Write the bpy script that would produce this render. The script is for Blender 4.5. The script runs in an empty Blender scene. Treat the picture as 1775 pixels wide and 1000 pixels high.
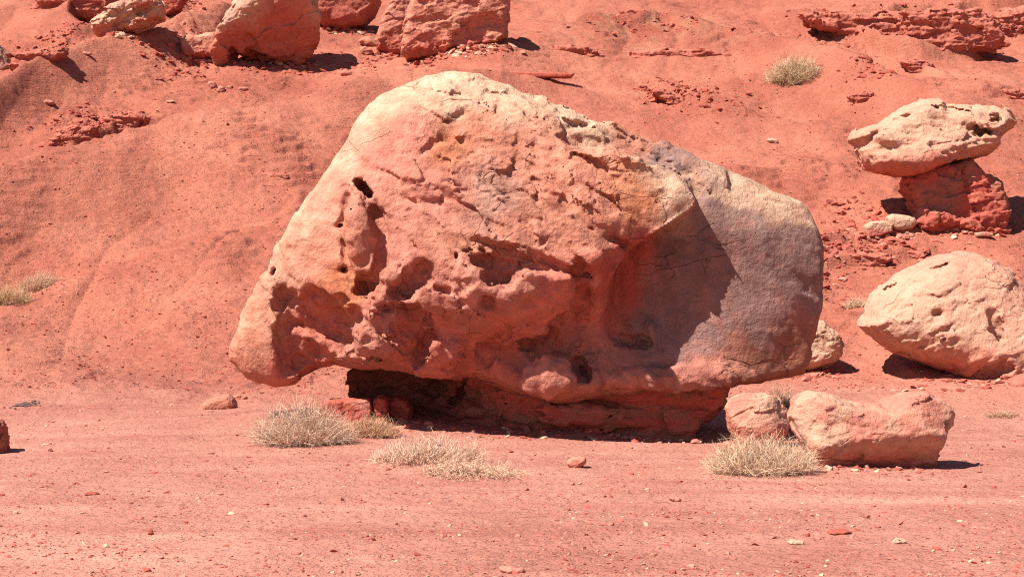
import bpy, math
import numpy as np

# ------------------------------------------------------------------ camera, sky, sun, exposure
SC = bpy.context.scene
COL = SC.collection
FPX, CX, CY, CAMZ = 3312.0, 887.5, 500.0, 2.3      # photograph pixels: focal length, centre; eye height in metres

cam_d = bpy.data.cameras.new("camera")
cam_d.sensor_width = 36.0
cam_d.lens = 36.0 * FPX / 1775.0
cam_d.clip_start = 0.1
cam_d.clip_end = 12000.0
cam = bpy.data.objects.new("camera", cam_d)
cam.location = (0, 0, CAMZ)
cam.rotation_euler = (math.radians(90), 0, 0)
COL.objects.link(cam)
SC.camera = cam

LDIR = np.array([0.50, 0.30, -0.81]); LDIR /= np.linalg.norm(LDIR)     # the way sunlight travels
world = bpy.data.worlds.new("World"); SC.world = world; world.use_nodes = True
wn = world.node_tree; wn.nodes.clear()
sky = wn.nodes.new("ShaderNodeTexSky"); sky.sky_type = 'NISHITA'; sky.sun_disc = False
sky.sun_elevation = math.asin(-LDIR[2])
sky.sun_rotation = math.atan2(-LDIR[0], -LDIR[1])
sky.altitude = 1200; sky.dust_density = 1.0
bg = wn.nodes.new("ShaderNodeBackground"); bg.inputs[1].default_value = 0.05
wo = wn.nodes.new("ShaderNodeOutputWorld")
wn.links.new(sky.outputs[0], bg.inputs[0]); wn.links.new(bg.outputs[0], wo.inputs[0])

sun_d = bpy.data.lights.new("sun", 'SUN'); sun_d.energy = 5.0; sun_d.angle = math.radians(0.53)
sun_d.color = (1.0, 0.95, 0.87)
sun = bpy.data.objects.new("sun", sun_d); COL.objects.link(sun)
from mathutils import Vector
sun.rotation_euler = Vector(LDIR.tolist()).to_track_quat('-Z', 'Y').to_euler()
sun.location = (-20, -10, 40)

SC.view_settings.view_transform = 'Standard'
SC.view_settings.look = 'None'
SC.view_settings.gamma = 1.0
SC.view_settings.exposure = 1.02
SC.view_settings.use_curve_mapping = False

SC.cycles.use_denoising = False
SC.cycles.filter_width = 1.15

# ------------------------------------------------------------------ noise
rng = np.random.default_rng(7)
_perm = rng.permutation(256).astype(np.int32); _perm = np.concatenate([_perm, _perm, _perm])
_g3 = rng.normal(size=(256, 3)).astype(np.float32); _g3 /= np.linalg.norm(_g3, axis=1)[:, None]

from concurrent.futures import ThreadPoolExecutor
_pool = ThreadPoolExecutor(4)
_gx, _gy, _gz = (np.ascontiguousarray(_g3[:, i]) for i in range(3))
def gn(x, y, z):
    x, y, z = np.broadcast_arrays(np.asarray(x, np.float32), np.asarray(y, np.float32), np.asarray(z, np.float32))
    if x.size <= 32768: return _gn(x, y, z)
    sh = x.shape; x = x.ravel(); y = y.ravel(); z = z.ravel(); out = np.empty(x.size, np.float32); st = 32768
    def job(i): out[i:i+st] = _gn(x[i:i+st], y[i:i+st], z[i:i+st])
    list(_pool.map(job, range(0, x.size, st)))
    return out.reshape(sh)
def _gn(x, y, z):
    xf = np.floor(x); yf = np.floor(y); zf = np.floor(z)
    xi = xf.astype(np.int32) & 255; yi = yf.astype(np.int32) & 255; zi = zf.astype(np.int32) & 255
    fx = x - xf; fy = y - yf; fz = z - zf
    u = fx*fx*fx*(fx*(fx*6-15)+10); v = fy*fy*fy*(fy*(fy*6-15)+10); w = fz*fz*fz*(fz*(fz*6-15)+10)
    out = 0
    for dx in (0, 1):
        px = _perm[xi+dx]; wx = u if dx else 1-u
        for dy in (0, 1):
            py = _perm[px+yi+dy]; wy = wx*(v if dy else 1-v)
            for dz in (0, 1):
                g = _perm[py+zi+dz]
                out = out + wy*(w if dz else 1-w)*(_gx[g]*(fx-dx)+_gy[g]*(fy-dy)+_gz[g]*(fz-dz))
    return out*np.float32(1.5)

def gn2(x, y, seed=0.0):
    x, y = np.broadcast_arrays(np.asarray(x, np.float32), np.asarray(y, np.float32))
    if x.size <= 32768: return _gn2(x, y, seed)
    sh = x.shape; x = x.ravel(); y = y.ravel(); out = np.empty(x.size, np.float32); st = 32768
    def job(i): out[i:i+st] = _gn2(x[i:i+st], y[i:i+st], seed)
    list(_pool.map(job, range(0, x.size, st)))
    return out.reshape(sh)
def _gn2(x, y, seed):
    k = int(seed*7) & 255
    xf = np.floor(x); yf = np.floor(y)
    xi = xf.astype(np.int32) & 255; yi = yf.astype(np.int32) & 255
    fx = x-xf; fy = y-yf
    u = fx*fx*fx*(fx*(fx*6-15)+10); v = fy*fy*fy*(fy*(fy*6-15)+10)
    out = 0
    for dx in (0, 1):
        px = _perm[_perm[xi+dx]+k]; wx = u if dx else 1-u
        for dy in (0, 1):
            g = _perm[px+yi+dy]
            out = out + wx*(v if dy else 1-v)*(_gx[g]*(fx-dx)+_gy[g]*(fy-dy))
    return out*np.float32(1.7)

def fbm(x, y, z, o=4, gain=0.5):
    a, s, t = 1.0, 0.0, 1.0
    for i in range(o):
        s = s + a*gn(x*t+i*17.3, y*t+i*5.1, z*t+i*9.7); a *= gain; t *= 2.03
    return s

def fbm2(x, y, o=4, gain=0.5, seed=0):
    a, s, t = 1.0, 0.0, 1.0
    for i in range(o):
        s = s + a*gn2(x*t+i*17.3, y*t+i*5.1, seed+i); a *= gain; t *= 2.03
    return s

_jit = rng.random((256, 3)).astype(np.float32)*.8+.1
_jx, _jy, _jz = (np.ascontiguousarray(_jit[:, i]) for i in range(3))
_rnd = (rng.random(256).astype(np.float32)-.5)
def facet(x, y, z):
    """broken flat chips: every Worley cell has its own tilt and step"""
    x, y, z = (np.asarray(q, np.float32) for q in (x, y, z)); out = np.empty(x.size, np.float32); st = 24576
    def job(i):
        a, b, c = x[i:i+st], y[i:i+st], z[i:i+st]
        xf = np.floor(a); yf = np.floor(b); zf = np.floor(c)
        xi = xf.astype(np.int32); yi = yf.astype(np.int32); zi = zf.astype(np.int32)
        fx = a-xf; fy = b-yf; fz = c-zf
        best = np.full(a.shape, 9, np.float32); bx = by = bz = np.zeros_like(a); bid = np.zeros(a.shape, np.int32)
        for dx in (-1, 0, 1):
            p1 = _perm[(xi+dx) & 255]
            for dy in (-1, 0, 1):
                p2 = _perm[p1+((yi+dy) & 255)]
                for dz in (-1, 0, 1):
                    h = _perm[p2+((zi+dz) & 255)]
                    ex = fx-(_jx[h]+dx); ey = fy-(_jy[h]+dy); ez = fz-(_jz[h]+dz)
                    d = ex*ex+ey*ey+ez*ez
                    m = d < best
                    best = np.where(m, d, best); bx = np.where(m, ex, bx); by = np.where(m, ey, by); bz = np.where(m, ez, bz); bid = np.where(m, h, bid)
        out[i:i+st] = _gx[bid]*bx+_gy[bid]*by+_gz[bid]*bz+.55*_rnd[bid]
    list(_pool.map(job, range(0, x.size, st)))
    return out

def sstep(a, b, x):
    t = np.clip((x-a)/(b-a), 0, 1); return t*t*(3-2*t)

# ------------------------------------------------------------------ mesh + material helpers
def mesh_from(name, V, F, col=None, smooth=True):
    V = np.ascontiguousarray(V, np.float32); F = np.ascontiguousarray(F, np.int32)
    k = F.shape[1]
    me = bpy.data.meshes.new(name)
    me.vertices.add(len(V)); me.vertices.foreach_set("co", V.ravel())
    me.loops.add(F.size); me.loops.foreach_set("vertex_index", F.ravel())
    me.polygons.add(len(F)); me.polygons.foreach_set("loop_start", np.arange(0, F.size, k, dtype=np.int32))
    me.polygons.foreach_set("use_smooth", np.full(len(F), smooth, dtype=bool))
    me.update(calc_edges=True)
    if col is not None:
        at = me.color_attributes.new("Col", 'FLOAT_COLOR', 'POINT')
        c4 = np.ones((len(V), 4), np.float32); c4[:, :3] = col
        at.data.foreach_set("color", c4.ravel())
    return me

def link(name, me, mat=None, parent=None, loc=None):
    o = bpy.data.objects.new(name, me); COL.objects.link(o)
    if mat is not None and me is not None: me.materials.append(mat)
    if parent is not None: o.parent = parent
    if loc is not None: o.location = loc
    return o

def tag(o, label=None, cat=None, group=None, kind="thing"):
    if label: o["label"] = label
    if cat: o["category"] = cat
    if group: o["group"] = group
    if kind: o["kind"] = kind
    return o

def make_mat(name, bumps, var=0.22, vscale=6.0, rough=0.92, speck=None, spec=0.15):
    """Col attribute times grain noise; bumps = [(kind, scale, strength, distance, stretch)]"""
    m = bpy.data.materials.new(name); m.use_nodes = True
    nt = m.node_tree; N = nt.nodes; L = nt.links
    b = N["Principled BSDF"]; b.inputs["Roughness"].default_value = rough
    b.inputs["Specular IOR Level"].default_value = spec
    geo = N.new("ShaderNodeNewGeometry")
    at = N.new("ShaderNodeAttribute"); at.attribute_name = "Col"
    n1 = N.new("ShaderNodeTexNoise"); n1.inputs["Scale"].default_value = vscale; n1.inputs["Detail"].default_value = 6
    n1.inputs["Roughness"].default_value = 0.68
    L.new(geo.outputs["Position"], n1.inputs["Vector"])
    mr = N.new("ShaderNodeMapRange"); mr.inputs[1].default_value = 0.25; mr.inputs[2].default_value = 0.75
    mr.inputs[3].default_value = 1-var; mr.inputs[4].default_value = 1+var
    L.new(n1.outputs[0], mr.inputs[0])
    mul = N.new("ShaderNodeVectorMath"); mul.operation = 'SCALE'
    L.new(at.outputs["Color"], mul.inputs[0]); L.new(mr.outputs[0], mul.inputs["Scale"])
    colour = mul.outputs[0]
    if speck:
        for (sc, thr, c, amt) in speck:
            v = N.new("ShaderNodeTexVoronoi"); v.inputs["Scale"].default_value = sc
            L.new(geo.outputs["Position"], v.inputs["Vector"])
            sep = N.new("ShaderNodeSeparateColor"); L.new(v.outputs["Color"], sep.inputs[0])
            cm = N.new("ShaderNodeMath"); cm.operation = 'GREATER_THAN'; cm.inputs[1].default_value = thr
            L.new(sep.outputs[0], cm.inputs[0])
            ma = N.new("ShaderNodeMath"); ma.operation = 'MULTIPLY'; ma.inputs[1].default_value = amt
            L.new(cm.outputs[0], ma.inputs[0])
            mx = N.new("ShaderNodeMix"); mx.data_type = 'RGBA'
            L.new(ma.outputs[0], mx.inputs[0]); L.new(colour, mx.inputs[6]); mx.inputs[7].default_value = (*c, 1)
            colour = mx.outputs[2]
    L.new(colour, b.inputs["Base Color"])
    prev = None
    for (kind, sc, st, dist, stretch) in bumps:
        mp = N.new("ShaderNodeMapping"); mp.inputs["Scale"].default_value = stretch
        L.new(geo.outputs["Position"], mp.inputs[0])
        if kind == 'crack':
            wn_ = N.new("ShaderNodeTexNoise"); wn_.inputs["Scale"].default_value = sc*.9; wn_.inputs["Detail"].default_value = 4
            L.new(mp.outputs[0], wn_.inputs["Vector"])
            ad = N.new("ShaderNodeVectorMath"); ad.operation = 'MULTIPLY_ADD'; ad.inputs[1].default_value = (.55/sc*1.6,)*3
            L.new(wn_.outputs["Color"], ad.inputs[0]); L.new(mp.outputs[0], ad.inputs[2])
            vt = N.new("ShaderNodeTexVoronoi"); vt.feature = 'DISTANCE_TO_EDGE'; vt.inputs["Scale"].default_value = sc
            L.new(ad.outputs[0], vt.inputs["Vector"])
            mk = N.new("ShaderNodeTexNoise"); mk.inputs["Scale"].default_value = sc*.55; mk.inputs["Detail"].default_value = 2
            L.new(mp.outputs[0], mk.inputs["Vector"])
            mw = N.new("ShaderNodeMapRange"); mw.inputs[1].default_value = .56; mw.inputs[2].default_value = .74; mw.inputs[3].default_value = .0005; mw.inputs[4].default_value = .055
            L.new(mk.outputs[0], mw.inputs[0])
            t = N.new("ShaderNodeMapRange"); t.interpolation_type = 'SMOOTHSTEP'; t.inputs[1].default_value = 0
            L.new(vt.outputs["Distance"], t.inputs[0]); L.new(mw.outputs[0], t.inputs[2])
            bp = N.new("ShaderNodeBump"); bp.inputs["Strength"].default_value = st; bp.inputs["Distance"].default_value = dist
            L.new(t.outputs[0], bp.inputs["Height"])
            if prev is not None: L.new(prev.outputs[0], bp.inputs["Normal"])
            prev = bp
            continue
        if kind == 'noise':
            t = N.new("ShaderNodeTexNoise"); t.inputs["Detail"].default_value = 5; t.inputs["Roughness"].default_value = 0.62
        else:
            t = N.new("ShaderNodeTexVoronoi")
        t.inputs["Scale"].default_value = sc
        L.new(mp.outputs[0], t.inputs["Vector"])
        bp = N.new("ShaderNodeBump"); bp.inputs["Strength"].default_value = st; bp.inputs["Distance"].default_value = dist
        L.new(t.outputs[0], bp.inputs["Height"])
        if prev is not None: L.new(prev.outputs[0], bp.inputs["Normal"])
        prev = bp
    if prev is not None: L.new(prev.outputs[0], b.inputs["Normal"])
    return m

M_GROUND = make_mat("red_dirt", [('noise', 2.2, 0.3, 0.08, (1, 1, 1)), ('noise', 2.6, 0.4, 0.09, (.4, .4, 4.0)), ('noise', 7.0, 0.85, 0.09, (1, 1, 1.8)), ('noise', 20.0, 0.8, 0.045, (1, 1, 1)), ('voronoi', 30.0, 0.4, 0.02, (1, 1, 1))],
                    var=0.16, vscale=5.0, speck=[(34.0, 0.94, (.47, .24, .18), .35), (21.0, 0.955, (.22, .065, .045), .6)])
M_ROCK = make_mat("sandstone", [('noise', 4.5, 0.42, 0.08, (1, 1, 1.2)), ('noise', 14.0, 0.75, 0.05, (1.2, 1, 1)), ('noise', 45.0, 0.6, 0.016, (1, 1, 1)), ('crack', 1.1, 0.7, 0.05, (1, 1, 1.9))], var=0.22, vscale=7.0)
M_LAYER = make_mat("layered_mudstone", [('noise', 4.0, 0.5, 0.06, (1, 1, 6)), ('noise', 16.0, 0.6, 0.03, (1, 1, 3))], var=0.2, vscale=6.0)
M_PEBBLE = make_mat("pebble", [('noise', 30.0, 0.4, 0.01, (1, 1, 1))], var=0.15, vscale=20.0)
M_TWIG = make_mat("dry_twig", [], var=0.15, vscale=30.0, rough=0.8)

# ------------------------------------------------------------------ terrain
_PY = np.array([-400, -60, 15, 26, 30, 34, 38, 42, 48, 55, 62, 70, 78, 86, 95, 110, 140, 200, 320, 900, 9000.])
_PZ = np.array([-1.5, -.2, 0, 0, .0, .14, .5, 1.25, 2.95, 5.0, 7.0, 9.3, 11.6, 13.8, 16.2, 20, 27, 38, 48, 52, 52.])
_ty = np.arange(-100, 320, 0.25); _tz = np.interp(_ty, _PY, _PZ)
_kern = np.exp(-0.5*(np.arange(-24, 25)/8.0)**2); _kern /= _kern.sum()
_tz = np.convolve(np.pad(_tz, 24, mode='edge'), _kern, mode='valid')

def h0(y):
    return np.where((y > -95) & (y < 315), np.interp(y, _ty, _tz), np.interp(y, _PY, _PZ))

_YS = np.arange(20, 140, 0.05)
def solve_px(px, py, lift=0.0):
    z = CAMZ + (CY-py)/FPX*_YS
    d = h0(_YS)+lift-z
    i = int(np.argmax(d > 0)) if (d > 0).any() else len(_YS)-1
    Y = _YS[i]
    return (px-CX)/FPX*Y, Y

FOLDS, SCARPS, ROUGH, MOUNDS = [], [], [], []
def line_world(pts, lift):
    w = np.array([solve_px(px, py, lift) for px, py in pts])
    return w[np.argsort(w[:, 0])]
def fold(pts, A, front, back, taper=(3, 3)):
    FOLDS.append((line_world(pts, A), A, front, back, taper))
def scarp(pts, A, w=0.12, decay=2.5, taper=1.0, wob=0.25):
    SCARPS.append((line_world(pts, A*0.5), A, w, decay, taper, wob))
def rough(px, py, rx, ry, amp, lift=0.0):
    x, y = solve_px(px, py, lift); x2, y2 = solve_px(px, py-ry, lift)
    ROUGH.append((x, y, rx/FPX*y, max(abs(y2-y), .5), amp))

# rounded ridges that hide the hollows behind them
fold([(-500, 400), (-200, 352), (0, 298), (150, 250), (300, 212), (450, 182), (600, 150), (690, 122)], 1.5, 7.0, 1.9, (5, 4))
fold([(-400, 260), (-150, 190), (0, 130), (90, 92), (180, 62), (300, 30), (400, -2), (470, -30)], 1.7, 6.0, 1.8, (5, 4))
fold([(870, 72), (960, 46), (1100, 32), (1250, 42), (1400, 76), (1500, 106), (1580, 140), (1640, 168)], 1.4, 6.0, 2.0, (4, 2.5))
fold([(-300, 560), (0, 528), (90, 494), (200, 466), (330, 430), (470, 392)], 0.42, 4.0, 1.6, (4, 3))
fold([(-120, 40), (-40, 18), (40, 8), (110, 20), (135, 35)], 0.8, 4.0, 1.6, (3, 1.0))
fold([(1420, 520), (1470, 548), (1540, 600)], 0.2, 3.0, 1.5, (2, 2))
fold([(1180, 330), (1300, 300), (1420, 300), (1500, 330)], 0.22, 6.0, 3.0, (3, 3))
fold([(1020, 175), (1120, 170), (1250, 190), (1400, 215)], 0.2, 4.0, 1.5, (3, 3))
# low broken ledges
scarp([(1380, 42), (1480, 58), (1560, 82), (1640, 80), (1730, 66), (1900, 55)], .9, .5, 6, 1.2, .5)
scarp([(1500, 30), (1600, 28), (1700, 22), (1900, 18)], 0.6, .25, 6, 1.5, .4)
scarp([(1560, 112), (1600, 118), (1632, 128)], 0.35, .15, 2, .6)
scarp([(1125, 150), (1165, 165), (1190, 178), (1240, 182)], 0.28, .12, 2, .8)
scarp([(1180, 200), (1230, 205), (1300, 200)], 0.14, .1, 2, .8)
scarp([(1090, 95), (1150, 92), (1240, 100), (1300, 104)], 0.3, .15, 2.5, 1.2, .4)
scarp([(930, 85), (985, 88), (1040, 92)], 0.22, .12, 2, 1)
scarp([(1430, 452), (1500, 444), (1560, 440), (1600, 432)], 0.26, .08, 2.0, .5, .15)
scarp([(1420, 425), (1500, 418), (1580, 410)], 0.16, .08, 1.5, .5, .15)
scarp([(80, 132), (110, 130), (140, 127)], 0.2, .1, 1.5, .5)
scarp([(80, 232), (130, 238), (190, 222), (255, 205)], 0.55, .3, 1.6, .8, .35)
scarp([(430, 306), (500, 304)], 0.12, .08, 1.5, .7)
scarp([(330, 285), (390, 283)], 0.08, .08, 1.5, .7)
scarp([(1300, 300), (1370, 306)], 0.08, .07, 1.5, .7)
scarp([(1180, 265), (1260, 275), (1310, 285)], 0.1, .07, 1.5, .7)
scarp([(1430, 300), (1530, 302)], 0.14, .1, 1.5, .7)
scarp([(120, 28), (175, 12), (300, 4)], 0.9, .3, 2, 1.0, .4)
scarp([(1530, 166), (1500, 172), (1470, 168)], 0.25, .12, 2, .6)
scarp([(1700, 168), (1790, 160)], 0.3, .12, 2, .6)
for (a) in [(170, 222, 80, 26, .30), (320, 118, 45, 26, .14), (470, 120, 130, 18, .14), (1480, 60, 90, 26, .22), (1640, 60, 130, 30, .22),
            (1160, 170, 60, 16, .10), (1230, 190, 80, 22, .10), (1130, 100, 130, 14, .12), (1500, 435, 90, 18, .09), (100, 85, 60, 18, .16),
            (1520, 180, 60, 16, .16), (650, 120, 60, 20, .10), (1430, 470, 40, 40, .06), (300, 20, 40, 25, .2), (1470, 380, 60, 25, .05)]:
    rough(*a)
MOUNDS += [(px, py, rx, ry, a) for px, py, rx, ry, a in [(760, 812, 1.0, .9, .16), (530, 765, .8, .7, .05), (1325, 812, .9, .8, .06), (1010, 757, .55, .4, .06), (1500, 818, 1.6, 1.0, .05)]]
_MW = []
for px, py, rx, ry, a in MOUNDS:
    Y = FPX*CAMZ/(py-CY); _MW.append(((px-CX)/FPX*Y, Y, rx, ry, a))

_MW += [((600-CX)/FPX*31, 31.0, 2.6, 2.2, .27), ((1230-CX)/FPX*30, 29.8, 1.6, 1.2, -.10)]
def height(x, y, fine=True):
    x = np.asarray(x, float); y = np.asarray(y, float)
    z = h0(y)
    hill = sstep(31, 42, y)*(1-sstep(130, 300, y))
    for w, A, fr, bk, tp in FOLDS:
        yc = np.interp(x, w[:, 0], w[:, 1]) + 0.35*gn2(x*.35, y*0+3.3, 2)
        s = y-yc
        prof = np.where(s < 0, np.exp(-(s/fr)**2), np.exp(-(s/bk)**2))
        t = np.where(x < w[0, 0], np.exp(-((x-w[0, 0])/tp[0])**2), np.where(x > w[-1, 0], np.exp(-((x-w[-1, 0])/tp[1])**2), 1))
        z = z + A*prof*t
    for k, (w, A, wd, dec, tp, wob) in enumerate(SCARPS):
        yc = np.interp(x, w[:, 0], w[:, 1]) + wob*(fbm2(x*.45, y*.3, 2, .4, 5+k))*2
        s = y-yc
        t = sstep(w[0, 0]-tp, w[0, 0]+tp*.4, x)*(1-sstep(w[-1, 0]-tp*.4, w[-1, 0]+tp, x))
        z = z + A*t*sstep(-wd, wd, s)*np.exp(-np.maximum(s, 0)/dec)
    z = z + hill*(0.28*fbm2(x*.16, y*.12, 2, .5, 1) + 0.12*fbm2(x*.45+3, y*.3, 2, .5, 4))
    rl = 1-np.abs(gn2(x*.33+.25*gn2(x*.2, y*.2, 51), y*.055, 53))*1.6; z = z-hill*.11*np.clip(rl, 0, 1)**5*sstep(-.3, .3, gn2(x*.06, y*.08, 55))
    for cx, cy, rx, ry, a in _MW:
        z = z + a*np.exp(-((x-cx)/rx)**2-((y-cy)/ry)**2)
    z = z + (1-hill)*0.035*fbm2(x*.25, y*.8, 2, .5, 9)
    if fine:
        q = z/.34+.9*fbm2(x*.22, y*.22, 2, .5, 41)+.5*fbm2(x*1.1, y*1.1, 2, .5, 45); fr = q-np.floor(q)
        pm = sstep(-.15, .55, fbm2(x*.13+7, y*.10, 3, .55, 43))
        z = z + hill*(.03+.15*pm)*(sstep(0, .22, fr)-fr)
        r = 0.0
        for cx, cy, rx, ry, a in ROUGH:
            r = r + a*np.exp(-((x-cx)/rx)**2-((y-cy)/ry)**2)
        n = fbm2(x*2.1, y*2.1, 4, .6, 11)
        z = z + (0.010+0.022*hill + r*.6)*n + r*.5*np.abs(fbm2(x*1.0, y*1.4, 3, .55, 13))
        z = z + (.006+.004*hill)*gn2(x*4, y*4, 17)
    return z

_u = np.linspace(-.345, .345, 800)
_o = .345*np.power(1.13, np.arange(1, 31))
U = np.concatenate([-_o[::-1], _u, _o])
YR = np.concatenate([[-4000, -1200, -400, -150, -70, -40, -25, -15, -8, -3, 1, 4, 6.5, 8.5, 10, 11.2],
                     np.geomspace(12.0, 36, 250, endpoint=False), np.geomspace(36, 108, 620, endpoint=False),
                     np.geomspace(108, 300, 50, endpoint=False), np.geomspace(300, 8000, 18)])
SS = np.maximum(np.abs(YR), 13.0)
GX = U[None, :]*SS[:, None]; GY = np.repeat(YR[:, None], len(U), 1)
GZ = height(GX, GY)
TONE_PATCHES = []  # hand-placed darker and lighter tone patches over the slope
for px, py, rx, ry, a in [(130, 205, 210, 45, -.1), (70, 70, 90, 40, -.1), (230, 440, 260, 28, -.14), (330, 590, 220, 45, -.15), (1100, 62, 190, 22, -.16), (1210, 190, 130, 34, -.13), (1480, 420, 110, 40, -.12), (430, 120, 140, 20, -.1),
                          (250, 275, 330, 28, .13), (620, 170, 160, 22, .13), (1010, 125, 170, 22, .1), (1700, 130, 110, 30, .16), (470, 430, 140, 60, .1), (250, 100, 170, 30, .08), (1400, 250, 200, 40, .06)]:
    wx, wy = solve_px(px, py, .5); wy2 = solve_px(px, py-ry, .5)[1]; TONE_PATCHES.append((wx, wy, rx/FPX*wy, max(abs(wy2-wy), 1.0), a))
def ground_colour(x, y):
    n = fbm2(x*.18, y*.14, 3, .55, 21); n2 = fbm2(x*.9, y*.6, 3, .55, 25)
    hill = sstep(30, 44, y+2.5*n)
    flat_c = np.array([.415, .172, .127]); hill_c = np.array([.365, .116, .074])
    c = flat_c*(1-hill[..., None])+hill_c*hill[..., None]
    c = c*(1+.16*n[..., None]*np.array([.8, 1.1, 1.1]))*(1+.12*n2[..., None]*np.array([.7, 1.2, 1.2]))
    sn = fbm2(x*.7, y*.7, 3, .6, 61)
    for wx, wy, rx, ry, a in TONE_PATCHES:
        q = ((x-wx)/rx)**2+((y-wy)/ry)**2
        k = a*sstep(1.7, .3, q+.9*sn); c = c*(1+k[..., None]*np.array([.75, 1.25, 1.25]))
    st = fbm2(x*.10, y*1.3+.05*x, 3, .55, 63)*(1-hill); c = c*(1+.13*st[..., None]*np.array([.7, 1.2, 1.2]))
    # dusty pale wheel tracks on the flat, dark gravel lag on the upper hump
    tr = np.exp(-((y-17.2-.18*x-.012*x*x)/.5)**2)+np.exp(-((y-20.3-.1*x)/.45)**2)
    c = c*(1+.10*tr[..., None])
    gx, gy = solve_px(1120, 62, .9)
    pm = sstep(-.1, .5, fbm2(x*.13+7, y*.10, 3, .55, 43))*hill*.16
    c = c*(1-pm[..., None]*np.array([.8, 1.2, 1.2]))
    lag = np.exp(-((x-gx)/9)**2-((y-gy-1)/4)**2)*sstep(-.25, .35, n2)
    c = c*(1-.5*lag[..., None])+np.array([.28, .15, .085])*.5*lag[..., None]
    return np.clip(c, .01, .9)
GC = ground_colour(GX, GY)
nR, nC = GX.shape
ii = np.arange(nR*nC).reshape(nR, nC)
GF = np.stack([ii[:-1, :-1], ii[:-1, 1:], ii[1:, 1:], ii[1:, :-1]], -1).reshape(-1, 4)
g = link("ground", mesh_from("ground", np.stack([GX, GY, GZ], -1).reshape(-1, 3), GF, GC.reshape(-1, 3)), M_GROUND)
tag(g, "red desert dirt flat rising into eroded rounded hillside", kind="structure")

_HY = np.concatenate([np.arange(12, 110, 0.04)])
def hit(px, py):
    """where the sight line of a photograph pixel first meets the terrain"""
    ys = np.arange(12, 110, .3)
    for st in (.3, .02):
        x = (px-CX)/FPX*ys; z = CAMZ+(CY-py)/FPX*ys
        d = height(x, ys)-z
        i = int(np.argmax(d > 0)) if (d > 0).any() else len(ys)-1
        if st == .3: ys = np.arange(ys[max(i-1, 0)], ys[i]+.04, .02)
    return np.array([x[i], ys[i], z[i]])
def at(px, py, Y):
    return np.array([(px-CX)/FPX*Y, Y, CAMZ+(CY-py)/FPX*Y])

# ------------------------------------------------------------------ implicit rocks
def poly_sd(P, X, Z):
    """signed distance to polygon P in the plane, negative inside"""
    d2 = np.full(X.shape, 1e9); inside = np.zeros(X.shape, bool)
    n = len(P)
    for i in range(n):
        a = P[i]; b = P[(i+1) % n]; e = b-a
        wx = X-a[0]; wz = Z-a[1]
        t = np.clip((wx*e[0]+wz*e[1])/max(e@e, 1e-9), 0, 1)
        d2 = np.minimum(d2, (wx-t*e[0])**2+(wz-t*e[1])**2)
        c = (a[1] <= Z) != (b[1] <= Z)
        if abs(e[1]) > 1e-12:
            inside ^= c & (X < a[0]+(Z-a[1])/e[1]*e[0])
    d = np.sqrt(d2)
    return np.where(inside, -d, d)

def smax(a, b, k): return np.maximum(a, b)+np.maximum(k-np.abs(a-b), 0)**2/(4*k)
def smin(a, b, k): return -smax(-a, -b, k)

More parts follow.
